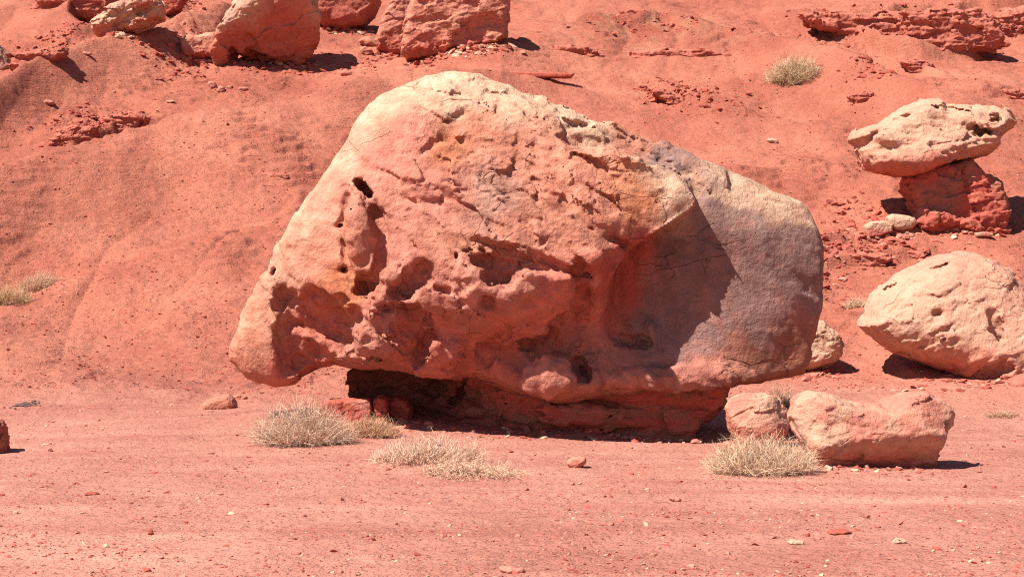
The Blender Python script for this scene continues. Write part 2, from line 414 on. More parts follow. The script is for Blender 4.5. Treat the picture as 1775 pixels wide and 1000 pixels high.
class Vox:
    def __init__(s, lo, hi, h):
        s.h = h
        s.ax = [np.arange(lo[i], hi[i]+h, h, dtype=np.float32) for i in range(3)]
        s.X = s.ax[0][:, None, None]; s.Y = s.ax[1][None, :, None]; s.Z = s.ax[2][None, None, :]
        s.f = None
    def inflate(s, poly, yc, tf, tb, R, p):
        X2, Z2 = np.meshgrid(s.ax[0], s.ax[2], indexing='ij')
        sd = poly_sd(np.asarray(poly, float), X2, Z2)
        a = np.maximum(0, 1+sd/R).astype(np.float32)
        R = np.broadcast_to(R, X2.shape).astype(np.float32)[:, None, :]
        bc = lambda q: (np.broadcast_to(q, X2.shape).astype(np.float32))[:, None, :]
        yy = s.Y-bc(yc)
        b = np.where(yy < 0, -yy/bc(tf), yy/bc(tb))
        s.f = ((a[:, None, :]**p+b**p)**(1/p)-1)*R
        gx, gy, gz = np.gradient(s.f, s.h)
        s.f = s.f/np.maximum(np.sqrt(gx*gx+gy*gy+gz*gz), .12)
        return s
    def _box(s, c, r):
        return tuple(slice(max(int(np.searchsorted(s.ax[i], c[i]-r)), 0), int(np.searchsorted(s.ax[i], c[i]+r))) for i in range(3))
    def ell(s, c, r, k=.06, rot=0.0, add=False, warp=.36):
        R = max(r)+4*k; B = s._box(c, R)
        dx = s.X[B[0]]-c[0]; dy = s.Y[:, B[1]]-c[1]; dz = s.Z[:, :, B[2]]-c[2]
        if warp and dx.size*dy.size*dz.size > 0:
            q = 1.1/max(min(r[0], r[2]), 3*s.h); m = min(r[0], r[2])*warp
            gx, gy, gz = s.X[B[0]]*q, s.Y[:, B[1]]*q, s.Z[:, :, B[2]]*q
            n1 = gn(gx, gy, gz)+.5*gn(gx*2.1, gy*2.1, gz*2.1); n2 = gn(gx+31.7, gy, gz+7.3)+.5*gn(gx*2.1+3, gy*2.1, gz*2.1+50)
            dx = dx+m*n1; dz = dz+m*n2; dy = dy+.6*r[1]*warp*n1
        ca, sa = math.cos(rot), math.sin(rot)
        ex = (dx*ca+dz*sa)/r[0]; ez = (-dx*sa+dz*ca)/r[2]; ey = dy/r[1]
        q = np.sqrt(ex*ex+ey*ey+ez*ez+1e-9)
        d = q*(q-1)/np.sqrt((ex/r[0])**2+(ey/r[1])**2+(ez/r[2])**2+1e-9)
        s.f[B] = smin(s.f[B], d, k) if add else smax(s.f[B], -d, k)
    def cap(s, a, b, r, k=.03, add=False):
        a = np.asarray(a, float); b = np.asarray(b, float); c = (a+b)/2
        B = s._box(c, np.linalg.norm(b-a)/2+r+4*k); e = b-a
        dx = s.X[B[0]]-a[0]; dy = s.Y[:, B[1]]-a[1]; dz = s.Z[:, :, B[2]]-a[2]
        t = np.clip((dx*e[0]+dy*e[1]+dz*e[2])/(e@e), 0, 1)
        d = np.sqrt((dx-t*e[0])**2+(dy-t*e[1])**2+(dz-t*e[2])**2)-r
        s.f[B] = smin(s.f[B], d, k) if add else smax(s.f[B], -d, k)
    def plane(s, p, n, k=.05):
        n = np.asarray(n, float); n /= np.linalg.norm(n)
        s.f = smax(s.f, (s.X-p[0])*n[0]+(s.Y-p[1])*n[1]+(s.Z-p[2])*n[2], k)
    def band(s, w):
        idx = np.nonzero(np.abs(s.f) < w)
        return idx, s.ax[0][idx[0]], s.ax[1][idx[1]], s.ax[2][idx[2]]
    def rough(s, size, amp, flake=0.0, strata=0.0, fine=0.0, mask=None, seed=0.0, tilt=0.0, w=None):
        w = w or 3.2*s.h+amp*2.0
        idx, x, y, z = s.band(w)
        x = x+seed*13.7; y = y+seed*7.1; zz = z-tilt*x
        m = 1.0 if mask is None else mask(x-seed*13.7, y-seed*7.1, z)
        n = fbm(x/size, y/size, zz/size, 4, .5)
        d = amp*n*(.4+.6*m)
        if flake:
            wa = .22*n
            d = d+flake*m*1.5*facet(x/size*1.25+wa, y/size*1.4, zz/size*2.6+wa)
            q = .25*gn(x/size*5, y/size*5, zz/size*5)
            d = d+flake*m*.62*facet(x/size*3.0+q+wa, y/size*3.4+9, zz/size*6.2+q)
            d = d+flake*m*.34*facet(x/size*7+q*2, y/size*8+3, zz/size*13+q)
        if strata:
            q = zz/ (size*.32)+.5*gn(x/size*.8, y/size*.8, zz/size)
            d = d+strata*(gn(q*0+seed, q*0+.3, q)+.7*gn(x/size*.5, y/size*.5, q*2.1))
        if fine:
            d = d+fine*m*fbm(x/size*8, y/size*8, zz/size*10, 2, .6)
        s.f[idx] += d.astype(np.float32)
    def surface(s):
        f = s.f; neg = f < 0
        c = [neg[i:neg.shape[0]-1+i, j:neg.shape[1]-1+j, k:neg.shape[2]-1+k] for i in (0, 1) for j in (0, 1) for k in (0, 1)]
        cnt = sum(q.astype(np.int8) for q in c)
        act = (cnt > 0) & (cnt < 8)
        ix, iy, iz = np.nonzero(act)
        vid = np.full(act.shape, -1, np.int32); vid[ix, iy, iz] = np.arange(len(ix))
        corner = [(i, j, k) for i in (0, 1) for j in (0, 1) for k in (0, 1)]
        val = [f[ix+i, iy+j, iz+k] for i, j, k in corner]
        acc = np.zeros((len(ix), 3)); num = np.zeros(len(ix))
        for a in range(8):
            for ax in range(3):
                if corner[a][ax] == 1: continue
                bb = list(corner[a]); bb[ax] = 1; b = corner.index(tuple(bb))
                va, vb = val[a], val[b]
                m = (va < 0) != (vb < 0)
                t = np.where(m, va/np.where(m, va-vb, 1), 0)
                pt = np.array(corner[a], float)[None, :].repeat(len(ix), 0); pt[:, ax] = t
                acc += pt*m[:, None]; num += m
        V = acc/num[:, None]+np.stack([ix, iy, iz], 1)
        V = V*s.h+np.array([s.ax[0][0], s.ax[1][0], s.ax[2][0]])
        F = []
        for ax in range(3):
            o = [q for q in range(3) if q != ax]
            sl0 = [slice(None)]*3; sl1 = [slice(None)]*3
            sl0[ax] = slice(0, -1); sl1[ax] = slice(1, None)
            for q in o: sl0[q] = slice(1, -1); sl1[q] = slice(1, -1)
            s0 = neg[tuple(sl0)]; s1 = neg[tuple(sl1)]
            e = np.nonzero(s0 != s1)
            p = [e[0].copy(), e[1].copy(), e[2].copy()]
            flip = s0[e]
            quad = []
            for (da, db) in ((0, 0), (1, 0), (1, 1), (0, 1)):
                q = [p[0], p[1], p[2]]
                q[o[0]] = p[o[0]]+da; q[o[1]] = p[o[1]]+db
                quad.append(vid[q[0], q[1], q[2]])
            Q = np.stack(quad, 1)
            rev = flip if ax != 1 else ~flip
            Q[~rev] = Q[~rev][:, ::-1]
            F.append(Q)
        F = np.concatenate(F); F = F[(F >= 0).all(1)]
        # keep the biggest connected piece
        lab = np.arange(len(V))
        for _ in range(400):
            m = lab[F].min(1); new = lab.copy(); np.minimum.at(new, F.ravel(), np.repeat(m, 4)); new = new[new]
            if (new == lab).all(): break
            lab = new
        u, ct = np.unique(lab, return_counts=True)
        keep = lab == u[np.argmax(ct)]
        re = np.cumsum(keep)-1
        F = re[F[keep[F].all(1)]]
        return V[keep], F

def rbf(P, V):
    P = np.asarray(P, float); V = np.asarray(V, float)
    def phi(r): return r*r*np.log(r+1e-9)
    n = len(P); D = np.linalg.norm(P[:, None]-P[None], axis=2)
    A = np.zeros((n+3, n+3)); A[:n, :n] = phi(D)+np.eye(n)*1e-3
    A[:n, n] = 1; A[:n, n+1:] = P; A[n, :n] = 1; A[n+1:, :n] = P.T
    w = np.linalg.solve(A, np.concatenate([V, np.zeros(3)]))
    def ev(X, Z):
        o = w[n]+w[n+1]*X+w[n+2]*Z
        for i in range(n):
            o = o+w[i]*phi(np.hypot(X-P[i, 0], Z-P[i, 1]))
        return o
    return ev

CREAM = np.array([.50, .305, .205]); PINK = np.array([.45, .170, .122]); TAN = np.array([.40, .156, .102])
RED = np.array([.36, .084, .058]); VARN = np.array([.200, .112, .096]); ORNG = np.array([.40, .135, .066]); GREY = np.array([.34, .170, .125])

# ------------------------------------------------------------------ the balanced boulder
def big_boulder():
    YC = 30.2
    sil = [(395, 625), (400, 600), (412, 560), (432, 515), (455, 478), (470, 455), (478, 430), (500, 400), (520, 365), (540, 330), (560, 300), (578, 275),
           (597, 245), (615, 215), (640, 180), (665, 160), (700, 142), (740, 130), (790, 124), (830, 130), (860, 140), (900, 160), (960, 183), (1010, 200),
           (1060, 215), (1100, 237), (1150, 255), (1200, 268), (1250, 290), (1300, 315), (1350, 338), (1385, 348), (1400, 365), (1412, 395), (1424, 430),
           (1425, 480), (1420, 530), (1412, 570), (1400, 610), (1388, 648)]
    bot = [(1370, 658), (1340, 665), (1290, 672), (1240, 676), (1180, 680), (1120, 685), (1060, 690), (1010, 696), (970, 704), (930, 698), (890, 685),
           (860, 675), (820, 663), (770, 657), (720, 653), (690, 645), (660, 638), (630, 640), (600, 638), (575, 630), (545, 640), (520, 655), (505, 668),
           (470, 677), (440, 670), (420, 657), (405, 641)]
    W = lambda px, py, Y: np.array([(px-CX)/FPX*Y, CAMZ+(CY-py)/FPX*Y])
    poly = np.array([W(a, b, YC) for a, b in sil]+[W(a, b, 29.3) for a, b in bot[:14]]+[W(a, b, 29.6) for a, b in bot[14:]])
    Nc = [(410, 600, .45), (430, 640, .5), (440, 540, .5), (470, 480, .55), (460, 600, .75), (480, 660, .6), (520, 420, .7), (550, 350, .7), (600, 280, .75),
          (640, 220, .7), (680, 170, .6), (740, 140, .45), (800, 132, .4), (860, 150, .45), (560, 480, 1.05), (600, 420, 1.15), (560, 420, .95), (640, 330, 1.15),
          (640, 420, 1.35), (640, 520, 1.5), (620, 590, 1.35), (560, 560, 1.15), (520, 620, .95), (600, 630, 1.1),
          (700, 200, .85), (700, 280, 1.1), (700, 350, 1.35), (700, 420, 1.6), (700, 500, 1.75), (700, 540, 1.7), (700, 600, 1.35), (700, 640, 1.15),
          (780, 180, .75), (790, 235, 1.05), (790, 300, 1.35), (790, 360, 1.55), (790, 420, 1.75), (790, 480, 1.85), (790, 540, 1.85), (790, 575, 1.55), (790, 610, 1.1), (790, 640, 1.02),
          (880, 220, .95), (880, 300, 1.35), (880, 380, 1.65), (880, 440, 1.85), (880, 500, 1.9), (880, 545, 1.85), (880, 572, 1.42), (880, 605, .98), (880, 645, 1.0), (890, 675, 1.2),
          (940, 250, 1.1), (960, 300, 1.35), (960, 370, 1.6), (960, 440, 1.85), (960, 500, 1.88), (960, 535, 1.68), (950, 575, 1.25), (950, 612, .92), (955, 655, 1.42), (960, 690, 1.3),
          (1000, 275, 1.3), (1060, 285, 1.2), (1110, 296, 1.16), (1080, 330, 1.36), (1140, 330, 1.26), (1030, 340, 1.5), (1030, 400, 1.65), (1030, 440, 1.7), (1030, 500, 1.5), (1030, 560, 1.0), (1030, 620, 1.0), (1040, 655, 1.35),
          (1085, 400, 1.5), (1080, 440, 1.42), (1120, 390, 1.4), (1120, 350, 1.36), (1170, 350, 1.34), (1165, 376, 1.32), (1130, 400, 1.38), (1205, 350, 1.18), (1150, 305, 1.08)]
    Pc = [(700, 150, .5), (790, 135, .3), (880, 170, .45), (940, 200, .62), (1000, 225, .62), (900, 250, 1.02), (940, 235, .85), (860, 200, .85), (1060, 248, .55), (1120, 276, .55), (1180, 300, .62), (1230, 320, .72), (1300, 340, .52),
          (1375, 365, .5), (1200, 380, .86), (1120, 430, .75), (1080, 500, .62), (1150, 500, .74), (1250, 450, .86), (1330, 450, .82), (1400, 450, .68), (1080, 580, .7), (1150, 580, .8),
          (1250, 560, .93), (1340, 560, .85), (1395, 560, .62), (1060, 640, .95), (1100, 655, 1.08), (1180, 662, 1.05), (1280, 655, .95), (1360, 640, .7), (1000, 560, .9), (1000, 640, 1.1),
          (900, 300, 1.2), (1000, 400, .8), (800, 300, 1.3), (700, 300, 1.15), (800, 500, 1.8), (1270, 380, .86), (1340, 390, .78)]
    def ctl(c):
        P = np.array([W(a, b, YC-t) for a, b, t in c]); return rbf(P, [q[2] for q in c])
    fN, fP = ctl(Nc), ctl(Pc)
    nose = [(930, 235), (980, 255), (1060, 270), (1140, 288), (1160, 297), (1182, 316), (1200, 337), (1205, 352), (1192, 366), (1165, 382), (1120, 412), (1090, 432), (1066, 465), (1052, 510), (1046, 560),
            (1036, 600), (1020, 690), (980, 730), (300, 730), (300, 60), (790, 60), (880, 180)]
    nose = np.array([W(a, b, YC-1.25) for a, b in nose])
    def T(X, Z):
        sd = poly_sd(nose, X, Z)
        low = sstep(2.9, 1.4, Z)
        w = .035+.22*low+.14*sstep(3.72, 4.0, Z)+.55*sstep(3.7, 4.4, Z)*sstep(1.1, .1, X)
        m = sstep(-w*1.3, w*.4, -sd)
        return np.clip(fP(X, Z)*(1-m)+fN(X, Z)*m, .2, 2.2)
    lo = (poly[:, 0].min()-.3, YC-2.35, poly[:, 1].min()-.3); hi = (poly[:, 0].max()+.3, YC+2.6, poly[:, 1].max()+.3)
    v = Vox(lo, hi, .032)
    X2, Z2 = np.meshgrid(v.ax[0], v.ax[2], indexing='ij')
    tf = T(X2, Z2)
    tb = 2.0+.25*gn2(X2*.5, Z2*.5, 3)
    v.inflate(poly, YC+.0*X2, tf, tb, .42-.27*sstep(2.6, 4.0, X2)-.2*sstep(-2.8, -4.0, X2), 2.5)
    def surf(px, py):
        t = 1.2
        for _ in range(5):
            w = W(px, py, YC-t); t = float(T(np.array([[w[0]]]), np.array([[w[1]]]))[0, 0])
        return np.array([w[0], YC-t, w[1]])
    S = 30/FPX*.955
    def pit(px, py, rx, rz, d, rot=0, k=.07, inset=0.0):
        c = surf(px, py); c[1] += inset
        v.ell(c, (rx*S, d, rz*S), k, math.radians(rot))
    def knob(px, py, rx, rz, d, rot=0, k=.12, inset=0.0):
        c = surf(px, py); c[1] += inset
        v.ell(c, (rx*S, d, rz*S), k, math.radians(rot), add=True)
    def groove(pts, r, dep=0.0, k=.04):
        q = [surf(a, b)+np.array([0, dep, 0]) for a, b in pts]
        for a, b in zip(q[:-1], q[1:]): v.cap(a, b, r, k)
    # lumps standing proud
    v.ell(surf(624, 405)+np.array([0, .02, 0]), (27*S, .30, 64*S), .05, math.radians(4), add=True, warp=.12)
    knob(762, 602, 44, 30, .30, -15); knob(748, 640, 40, 16, .22, -8); knob(955, 655, 48, 34, .20); knob(1000, 592, 17, 13, .28, 30)
    knob(1190, 655, 130, 20, .10, 2); knob(840, 500, 55, 22, .10, -25); knob(790, 236, 16, 11, .14)
    knob(670, 500, 24, 50, .12, -20); knob(905, 500, 30, 22, .16, 35); knob(1010, 455, 36, 18, .16, 20); knob(640, 600, 45, 26, .16)
    knob(540, 585, 24, 16, .42, -20, inset=.25); knob(515, 610, 12, 26, .42, 25, inset=.3); knob(1126, 570, 10, 17, .12)
    # eye-shaped holes and the channel beside the pillar
    pit(630, 327, 25, 15, .6, -42, .04); pit(630, 497, 22, 22, .55, 0, .04)
    groove([(636, 345), (655, 372), (660, 410), (658, 455), (645, 490)], .11, .0); groove([(650, 365), (659, 400), (659, 440), (655, 470), (643, 492)], .10, .18)
    groove([(600, 340), (594, 400), (598, 450), (610, 485)], .06, .03)
    pit(588, 391, 10, 8, .25); pit(594, 467, 10, 7, .28); pit(667, 535, 11, 8, .2, 10)
    # pockets of the middle band
    pit(716, 485, 44, 27, .36, 42, .05); pit(702, 505, 28, 14, .3, 0, .05)
    pit(862, 455, 66, 26, .40, -8, .05); pit(868, 478, 40, 22, .42, 5, .05); pit(940, 462, 50, 9, .2, -12)
    pit(766, 504, 18, 7, .12, -8); pit(845, 521, 13, 17, .12, -20)
    pit(712, 568, 32, 50, .36, -22, .05); pit(733, 605, 22, 42, .32, -30, .06)
    pit(935, 592, 48, 30, .30, -5, .07); pit(845, 610, 26, 34, .22)
    pit(1008, 640, 17, 26, .42, 28, .07); pit(990, 560, 42, 40, .3, 0, .1); pit(1012, 480, 20, 40, .30, 12, .07); pit(1010, 525, 26, 34, .32, 0, .08)
    pit(1095, 590, 40, 14, .2, -12)
    pit(907, 581, 4, 6, .2, k=.02); pit(862, 583, 5, 6, .2, k=.02); pit(1023, 405, 4, 7, .2, k=.02); pit(1023, 421, 4, 5, .2, k=.02); pit(1024, 436, 4, 10, .2, k=.02)
    # hollow of the left foot
    pit(552, 560, 82, 58, .66, -24, .05); pit(505, 575, 36, 80, .50, 12, .05); pit(520, 628, 58, 50, .50, 25, .06); pit(610, 548, 26, 20, .4, -10)
    pit(488, 520, 22, 30, .32, 0, .06); pit(473, 470, 5, 12, .2, -25, .03)
    # hollows of the upper face
    pit(1150, 338, 16, 22, .06, -30, .06); pit(1010, 216, 30, 8, .22, -12, .04); pit(1095, 256, 60, 10, .10, -20, .06); pit(1190, 296, 18, 12, .12, -20, .06)
    pit(716, 302, 9, 18, .12, -15); pit(752, 250, 30, 9, .09, 35); pit(800, 195, 26, 6, .08, 30)
    pit(1085, 425, 30, 8, .14, -25, .04); pit(1060, 410, 8, 18, .1, -20)
    groove([(932, 235), (928, 270), (936, 310), (932, 345), (940, 380), (936, 430)], .03, -.01, .02); groove([(924, 285), (930, 330), (927, 350)], .03, 0, .02)
    groove([(1022, 315), (1028, 330), (1032, 355)], .028, 0, .02); groove([(640, 205), (632, 218), (628, 232)], .035, 0, .02)
    groove([(1190, 300), (1230, 322), (1236, 345)], .03, 0, .02); groove([(1260, 325), (1310, 334), (1340, 334)], .03, 0, .02)
    groove([(725, 340), (760, 325), (800, 322)], .03, 0, .02); groove([(700, 345), (735, 352), (775, 338)], .03, .0, .02)
    groove([(1200, 268), (1225, 285), (1262, 300)], .04, -.05, .02); groove([(1330, 345), (1365, 352), (1380, 360)], .035, 0, .02)
    groove([(840, 140), (880, 168), (930, 188)], .03, -.02, .02); groove([(880, 172), (910, 196), (960, 214)], .03, -.03, .02)
    bx = (1232-CX)/FPX*29.4; b0 = at(1315, 369, YC-.86); bn = np.array([.2, -.63, .77]); bn /= np.linalg.norm(bn)
    pl = (v.X-b0[0])*bn[0]+(v.Y-b0[1])*bn[1]+(v.Z-b0[2])*bn[2]-3*sstep(bx+.35, bx-.25, v.X)
    v.f = smax(v.f, pl.astype(np.float32), .03)
    def mask(x, y, z):
        # how broken the skin is: smooth pink slab and varnished panel, flaky crown and brow
        px = CX+x/ y*FPX; py = CY-(z-CAMZ)/y*FPX
        m = .22+.0*x
        def blob(a, b, ra, rb, w): return w*np.exp(-((px-a)/ra)**2-((py-b)/rb)**2)
        m = m+blob(850, 290, 150, 110, .75)+blob(1080, 330, 110, 70, .65)+blob(930, 430, 150, 50, .6)+blob(720, 330, 40, 60, .5)+blob(1080, 240, 120, 40, .6)
        m = m+blob(480, 440, 30, 60, .6)+blob(600, 600, 80, 30, .6)+blob(900, 160, 120, 30, .5)+blob(760, 500, 120, 50, .25)
        m = m-blob(680, 230, 50, 60, .25)-blob(1120, 520, 70, 100, .15)-blob(1270, 460, 120, 110, .17)+blob(545, 580, 70, 60, .45)+blob(850, 590, 220, 60, .22)+blob(700, 560, 80, 80, .15)+blob(1150, 660, 200, 22, .2)-blob(1220, 570, 100, 70, .15)-blob(1095, 450, 50, 70, .5)-blob(1180, 370, 40, 30, .35)
        return np.clip(m, .04, 1.0)
    v.rough(1.0, .075, flake=.085, strata=0, fine=.012, mask=mask, seed=.3, tilt=-.4, w=.2)
    V, F = v.surface()
    # mineral colours and painted red bounce of the shaded lower face, broken by noise
    px = CX+V[:, 0]/V[:, 1]*FPX; py = CY-(V[:, 2]-CAMZ)/V[:, 1]*FPX
    n1 = fbm(V[:, 0]*.9, V[:, 1]*.9, V[:, 2]*.9, 4, .55); n2 = fbm(V[:, 0]*2.3+5, V[:, 1]*2.3, V[:, 2]*2.3, 4, .6); n3 = fbm(V[:, 0]*1.4+50, V[:, 1]*1.4, V[:, 2]*1.4, 3, .55)
    wx = px+30*n1; wy = py+30*n3
    LOW = PINK*.55+RED*.55  # red bounce in the shaded lower face and hollows, put into the colour
    C = [(700, 145, CREAM), (790, 130, CREAM*1.1), (790, 165, CREAM*1.05), (740, 140, CREAM*1.1), (850, 150, CREAM*1.05), (900, 180, CREAM), (1000, 210, CREAM), (1100, 250, TAN), (1300, 325, CREAM*.95), (1370, 355, CREAM*.9), (640, 190, CREAM), (575, 285, CREAM), (585, 310, CREAM*.4+PINK*.6), (520, 370, CREAM), (545, 370, CREAM*.4+PINK*.6),
         (478, 432, CREAM*.96), (500, 440, TAN*1.1), (425, 540, CREAM*.94), (455, 540, TAN*1.1), (405, 610, TAN*1.15), (700, 220, PINK*1.05), (640, 280, PINK*1.08), (600, 330, PINK), (540, 420, TAN*1.1), (630, 400, TAN), (800, 230, TAN), (790, 240, ORNG*1.05),
         (860, 330, GREY*1.05), (760, 340, PINK*.92), (860, 270, TAN), (960, 250, TAN*1.05), (900, 230, TAN*1.1), (940, 300, TAN*1.05), (1010, 330, TAN*1.12), (1130, 300, CREAM*.93), (1190, 345, CREAM*.9), (1110, 330, ORNG), (1060, 380, TAN*1.1), (900, 420, TAN), (780, 420, TAN*1.0),
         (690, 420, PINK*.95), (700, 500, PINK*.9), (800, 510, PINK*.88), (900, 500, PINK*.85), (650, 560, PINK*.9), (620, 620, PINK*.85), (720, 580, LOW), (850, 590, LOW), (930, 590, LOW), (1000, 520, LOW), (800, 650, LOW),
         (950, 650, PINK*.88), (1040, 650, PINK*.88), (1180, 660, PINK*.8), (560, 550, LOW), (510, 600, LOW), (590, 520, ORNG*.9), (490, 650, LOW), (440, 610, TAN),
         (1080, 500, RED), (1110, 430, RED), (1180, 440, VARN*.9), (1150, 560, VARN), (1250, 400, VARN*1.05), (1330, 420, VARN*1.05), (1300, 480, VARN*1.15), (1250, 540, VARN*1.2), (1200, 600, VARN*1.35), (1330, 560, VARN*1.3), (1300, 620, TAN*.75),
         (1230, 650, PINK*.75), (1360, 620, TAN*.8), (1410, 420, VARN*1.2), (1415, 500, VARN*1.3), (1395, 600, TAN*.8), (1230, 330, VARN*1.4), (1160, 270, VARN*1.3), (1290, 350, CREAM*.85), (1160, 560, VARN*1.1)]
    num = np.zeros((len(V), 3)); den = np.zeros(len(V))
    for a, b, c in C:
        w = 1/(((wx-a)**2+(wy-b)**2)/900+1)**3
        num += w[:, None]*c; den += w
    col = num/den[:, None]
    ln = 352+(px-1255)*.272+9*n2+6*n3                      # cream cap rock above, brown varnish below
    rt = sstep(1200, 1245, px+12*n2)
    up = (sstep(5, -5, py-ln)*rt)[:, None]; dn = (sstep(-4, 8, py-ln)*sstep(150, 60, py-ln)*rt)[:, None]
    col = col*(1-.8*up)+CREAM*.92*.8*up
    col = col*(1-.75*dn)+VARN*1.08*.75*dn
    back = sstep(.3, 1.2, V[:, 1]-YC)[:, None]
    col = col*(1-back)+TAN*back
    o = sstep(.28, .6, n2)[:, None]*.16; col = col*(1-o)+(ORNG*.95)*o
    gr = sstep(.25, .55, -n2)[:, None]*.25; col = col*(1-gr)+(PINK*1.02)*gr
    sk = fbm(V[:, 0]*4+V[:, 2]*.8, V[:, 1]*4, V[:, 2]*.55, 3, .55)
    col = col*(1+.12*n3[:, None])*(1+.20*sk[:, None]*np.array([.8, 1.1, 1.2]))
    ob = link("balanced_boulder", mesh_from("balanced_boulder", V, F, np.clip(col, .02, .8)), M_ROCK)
    tag(ob, "huge tilted sandstone boulder with pitted overhanging face, balanced on a low layered pedestal", "boulder")

big_boulder()

# ------------------------------------------------------------------ other rocks
def rock(name, label, cat, poly, contact, tf, tb=None, R=None, p=2.3, cols=(CREAM, PINK, RED), lowred=.35, amp=.05, flake=.02, strata=0., fine=.012, res=95,
         cuts=(), pits=(), lumps=(), cracks=(), lean=0.0, seed=1.0, mat=None, Y=None, sink=.0, tilt=.15, group=None, slant=0.0, push=.55, mn=.25):
    mat = mat or M_ROCK
    if Y is None:
        c = hit(*contact); Yc = c[1]+tf*push
    else: Yc = Y
    tb = tb or tf
    P = np.array([[(a-CX)/FPX*Yc, CAMZ+(CY-b)/FPX*Yc] for a, b in poly])
    ext = P.max(0)-P.min(0); R = R or .45*min(ext)
    mrg = .12*max(ext)+.05
    cx = P.mean(0)
    off = abs(lean)*ext[1]+abs(slant)*ext[0]
    lo = (P[:, 0].min()-mrg, Yc-tf-mrg-off, P[:, 1].min()-mrg); hi = (P[:, 0].max()+mrg, Yc+tb+mrg+off, P[:, 1].max()+mrg)
    h = max(ext[0], ext[1], tf+tb)/res
    v = Vox(lo, hi, h)
    X2, Z2 = np.meshgrid(v.ax[0], v.ax[2], indexing='ij')
    yc = Yc+lean*(Z2-P[:, 1].min())+slant*(X2-cx[0])
    v.inflate(P, yc, tf, tb, R, p)
    w = lambda px, py, t: np.array([(px-CX)/FPX*(Yc-t), Yc-t, CAMZ+(CY-py)/FPX*(Yc-t)])
    s = Yc/FPX
    def sp(px, py, t):
        q = w(px, py, t*tf); q[1] += lean*(q[2]-P[:, 1].min())+slant*(q[0]-cx[0]); return q
    for px, py, t, n, k in cuts: v.plane(sp(px, py, t), n, k*tf)
    for px, py, t, rx, rz, d, rot in lumps: v.ell(sp(px, py, t), (rx*s, d*tf, rz*s), .12*tf, math.radians(rot), add=True)
    for px, py, t, rx, rz, d, rot in pits: v.ell(sp(px, py, t), (rx*s, d*tf, rz*s), .06*tf, math.radians(rot))
    for pts, r, t in cracks:
        q = [sp(a, b, t) for a, b in pts]
        for a, b in zip(q[:-1], q[1:]): v.cap(a, b, r*s, r*s*.5)
    size = max(.55*min(ext[0], 2*ext[1], 2*tf), .15)
    v.rough(size, amp*size/.8, flake=flake*size/.8, strata=strata*size/.8, fine=fine*size/.8, seed=seed, tilt=tilt, w=.11*size+2.5*h)
    V, F = v.surface()
    n1 = fbm(V[:, 0]/size*.8+seed*9, V[:, 1]/size*.8, V[:, 2]/size*.8, 4, .55); n2 = fbm(V[:, 0]/size*2.2+seed*4, V[:, 1]/size*2.2, V[:, 2]/size*2.2, 3, .6)
    hh = (V[:, 2]-P[:, 1].min())/max(ext[1], 1e-3)
    a, b, c = cols
    t1 = sstep(-.35, .45, n1)[:, None]; col = a*(1-t1)+b*t1
    t2 = (sstep(lowred+.22, lowred-.22, hh+.25*n1))[:, None]*.85; col = col*(1-t2)+c*t2
    o = sstep(.3, .65, n2)[:, None]*.18; col = col*(1-o)+ORNG*o
    col = col*(1+.12*n2[:, None])
    base = np.array([cx[0], Yc, P[:, 1].min()])
    ob = link(name, mesh_from(name, V-base, F, np.clip(col, .02, .8)), mat, loc=base.tolist())
    return tag(ob, label, cat, group)

# pedestal below the balanced boulder: layered mudstone, set back in shade
def pedestal():
    YC = 30.75
    pts = [(596, 655), (612, 640), (640, 630), (900, 620), (1200, 640), (1266, 664), (1267, 682), (1258, 704), (1236, 720), (1206, 734), (1203, 752), (1200, 790), (1000, 800), (700, 800), (660, 735), (612, 712), (597, 690)]
    P = np.array([[(a-CX)/FPX*30.1, CAMZ+(CY-b)/FPX*30.1] for a, b in pts])
    v = Vox((P[:, 0].min()-.2, YC-1.6, P[:, 1].min()-.2), (P[:, 0].max()+.2, YC+1.5, P[:, 1].max()+.3), .032)
    X2, Z2 = np.meshgrid(v.ax[0], v.ax[2], indexing='ij')
    tf = .15+.98*sstep(-1.6, 1.0, X2)-.18*sstep(1.0, 2.6, X2)
    v.inflate(P, YC+.5*sstep(-.5, -2.4, X2), tf, 1.1, .12, 3.0)
    # a block face standing proud right of centre and joints between blocks
    def q(px, py, Y): return np.array([(px-CX)/FPX*Y, Y, CAMZ+(CY-py)/FPX*Y])
    for a, b in (((1080, 690), (1078, 735)), ((1120, 685), (1118, 715)), ((860, 665), (880, 700)), ((700, 680), (760, 745)), ((760, 745), (830, 750)), ((955, 700), (960, 735))):
        v.cap(q(*a, 29.65), q(*b, 29.65), .07, .03); v.cap(q(*a, 30.0), q(*b, 30.0), .07, .03)
    v.ell(q(1000, 716, 29.7), (.75, .2, .19), .04, math.radians(4), add=True)
    v.ell(q(735, 672, 30.1), (1.0, .9, .34), .04, math.radians(-14)); v.ell(q(650, 690, 30.3), (.55, .8, .3), .04, 0)
    for zz, dd in ((.32, .0), (.52, .05), (.14, .03)):
        v.cap((-1.0, 29.78+dd, zz+.12), (1.0, 29.62+dd, zz), .05, .02); v.cap((1.0, 29.62+dd, zz), (3.4, 29.82+dd, zz-.06), .055, .02)
    v.rough(.9, .06, flake=.06, strata=.09, fine=.01, seed=2.2, tilt=-.06, w=.26)
    V, F = v.surface()
    n = fbm(V[:, 0]*1.2, V[:, 1]*1.2, V[:, 2]*5, 4, .55)
    t = sstep(-.3, .4, n)[:, None]
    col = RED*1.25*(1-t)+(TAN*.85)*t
    dk = sstep(-.4, -1.6, V[:, 0]+.6*n)[:, None]; col = col*(1-dk)+np.array([.19, .068, .048])*dk  # left end painted darker for the shade inside the hollow
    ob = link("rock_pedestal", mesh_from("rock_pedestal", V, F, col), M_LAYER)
    tag(ob, "low layered dark red rock pedestal in shade beneath the huge balanced boulder", "rock")
pedestal()

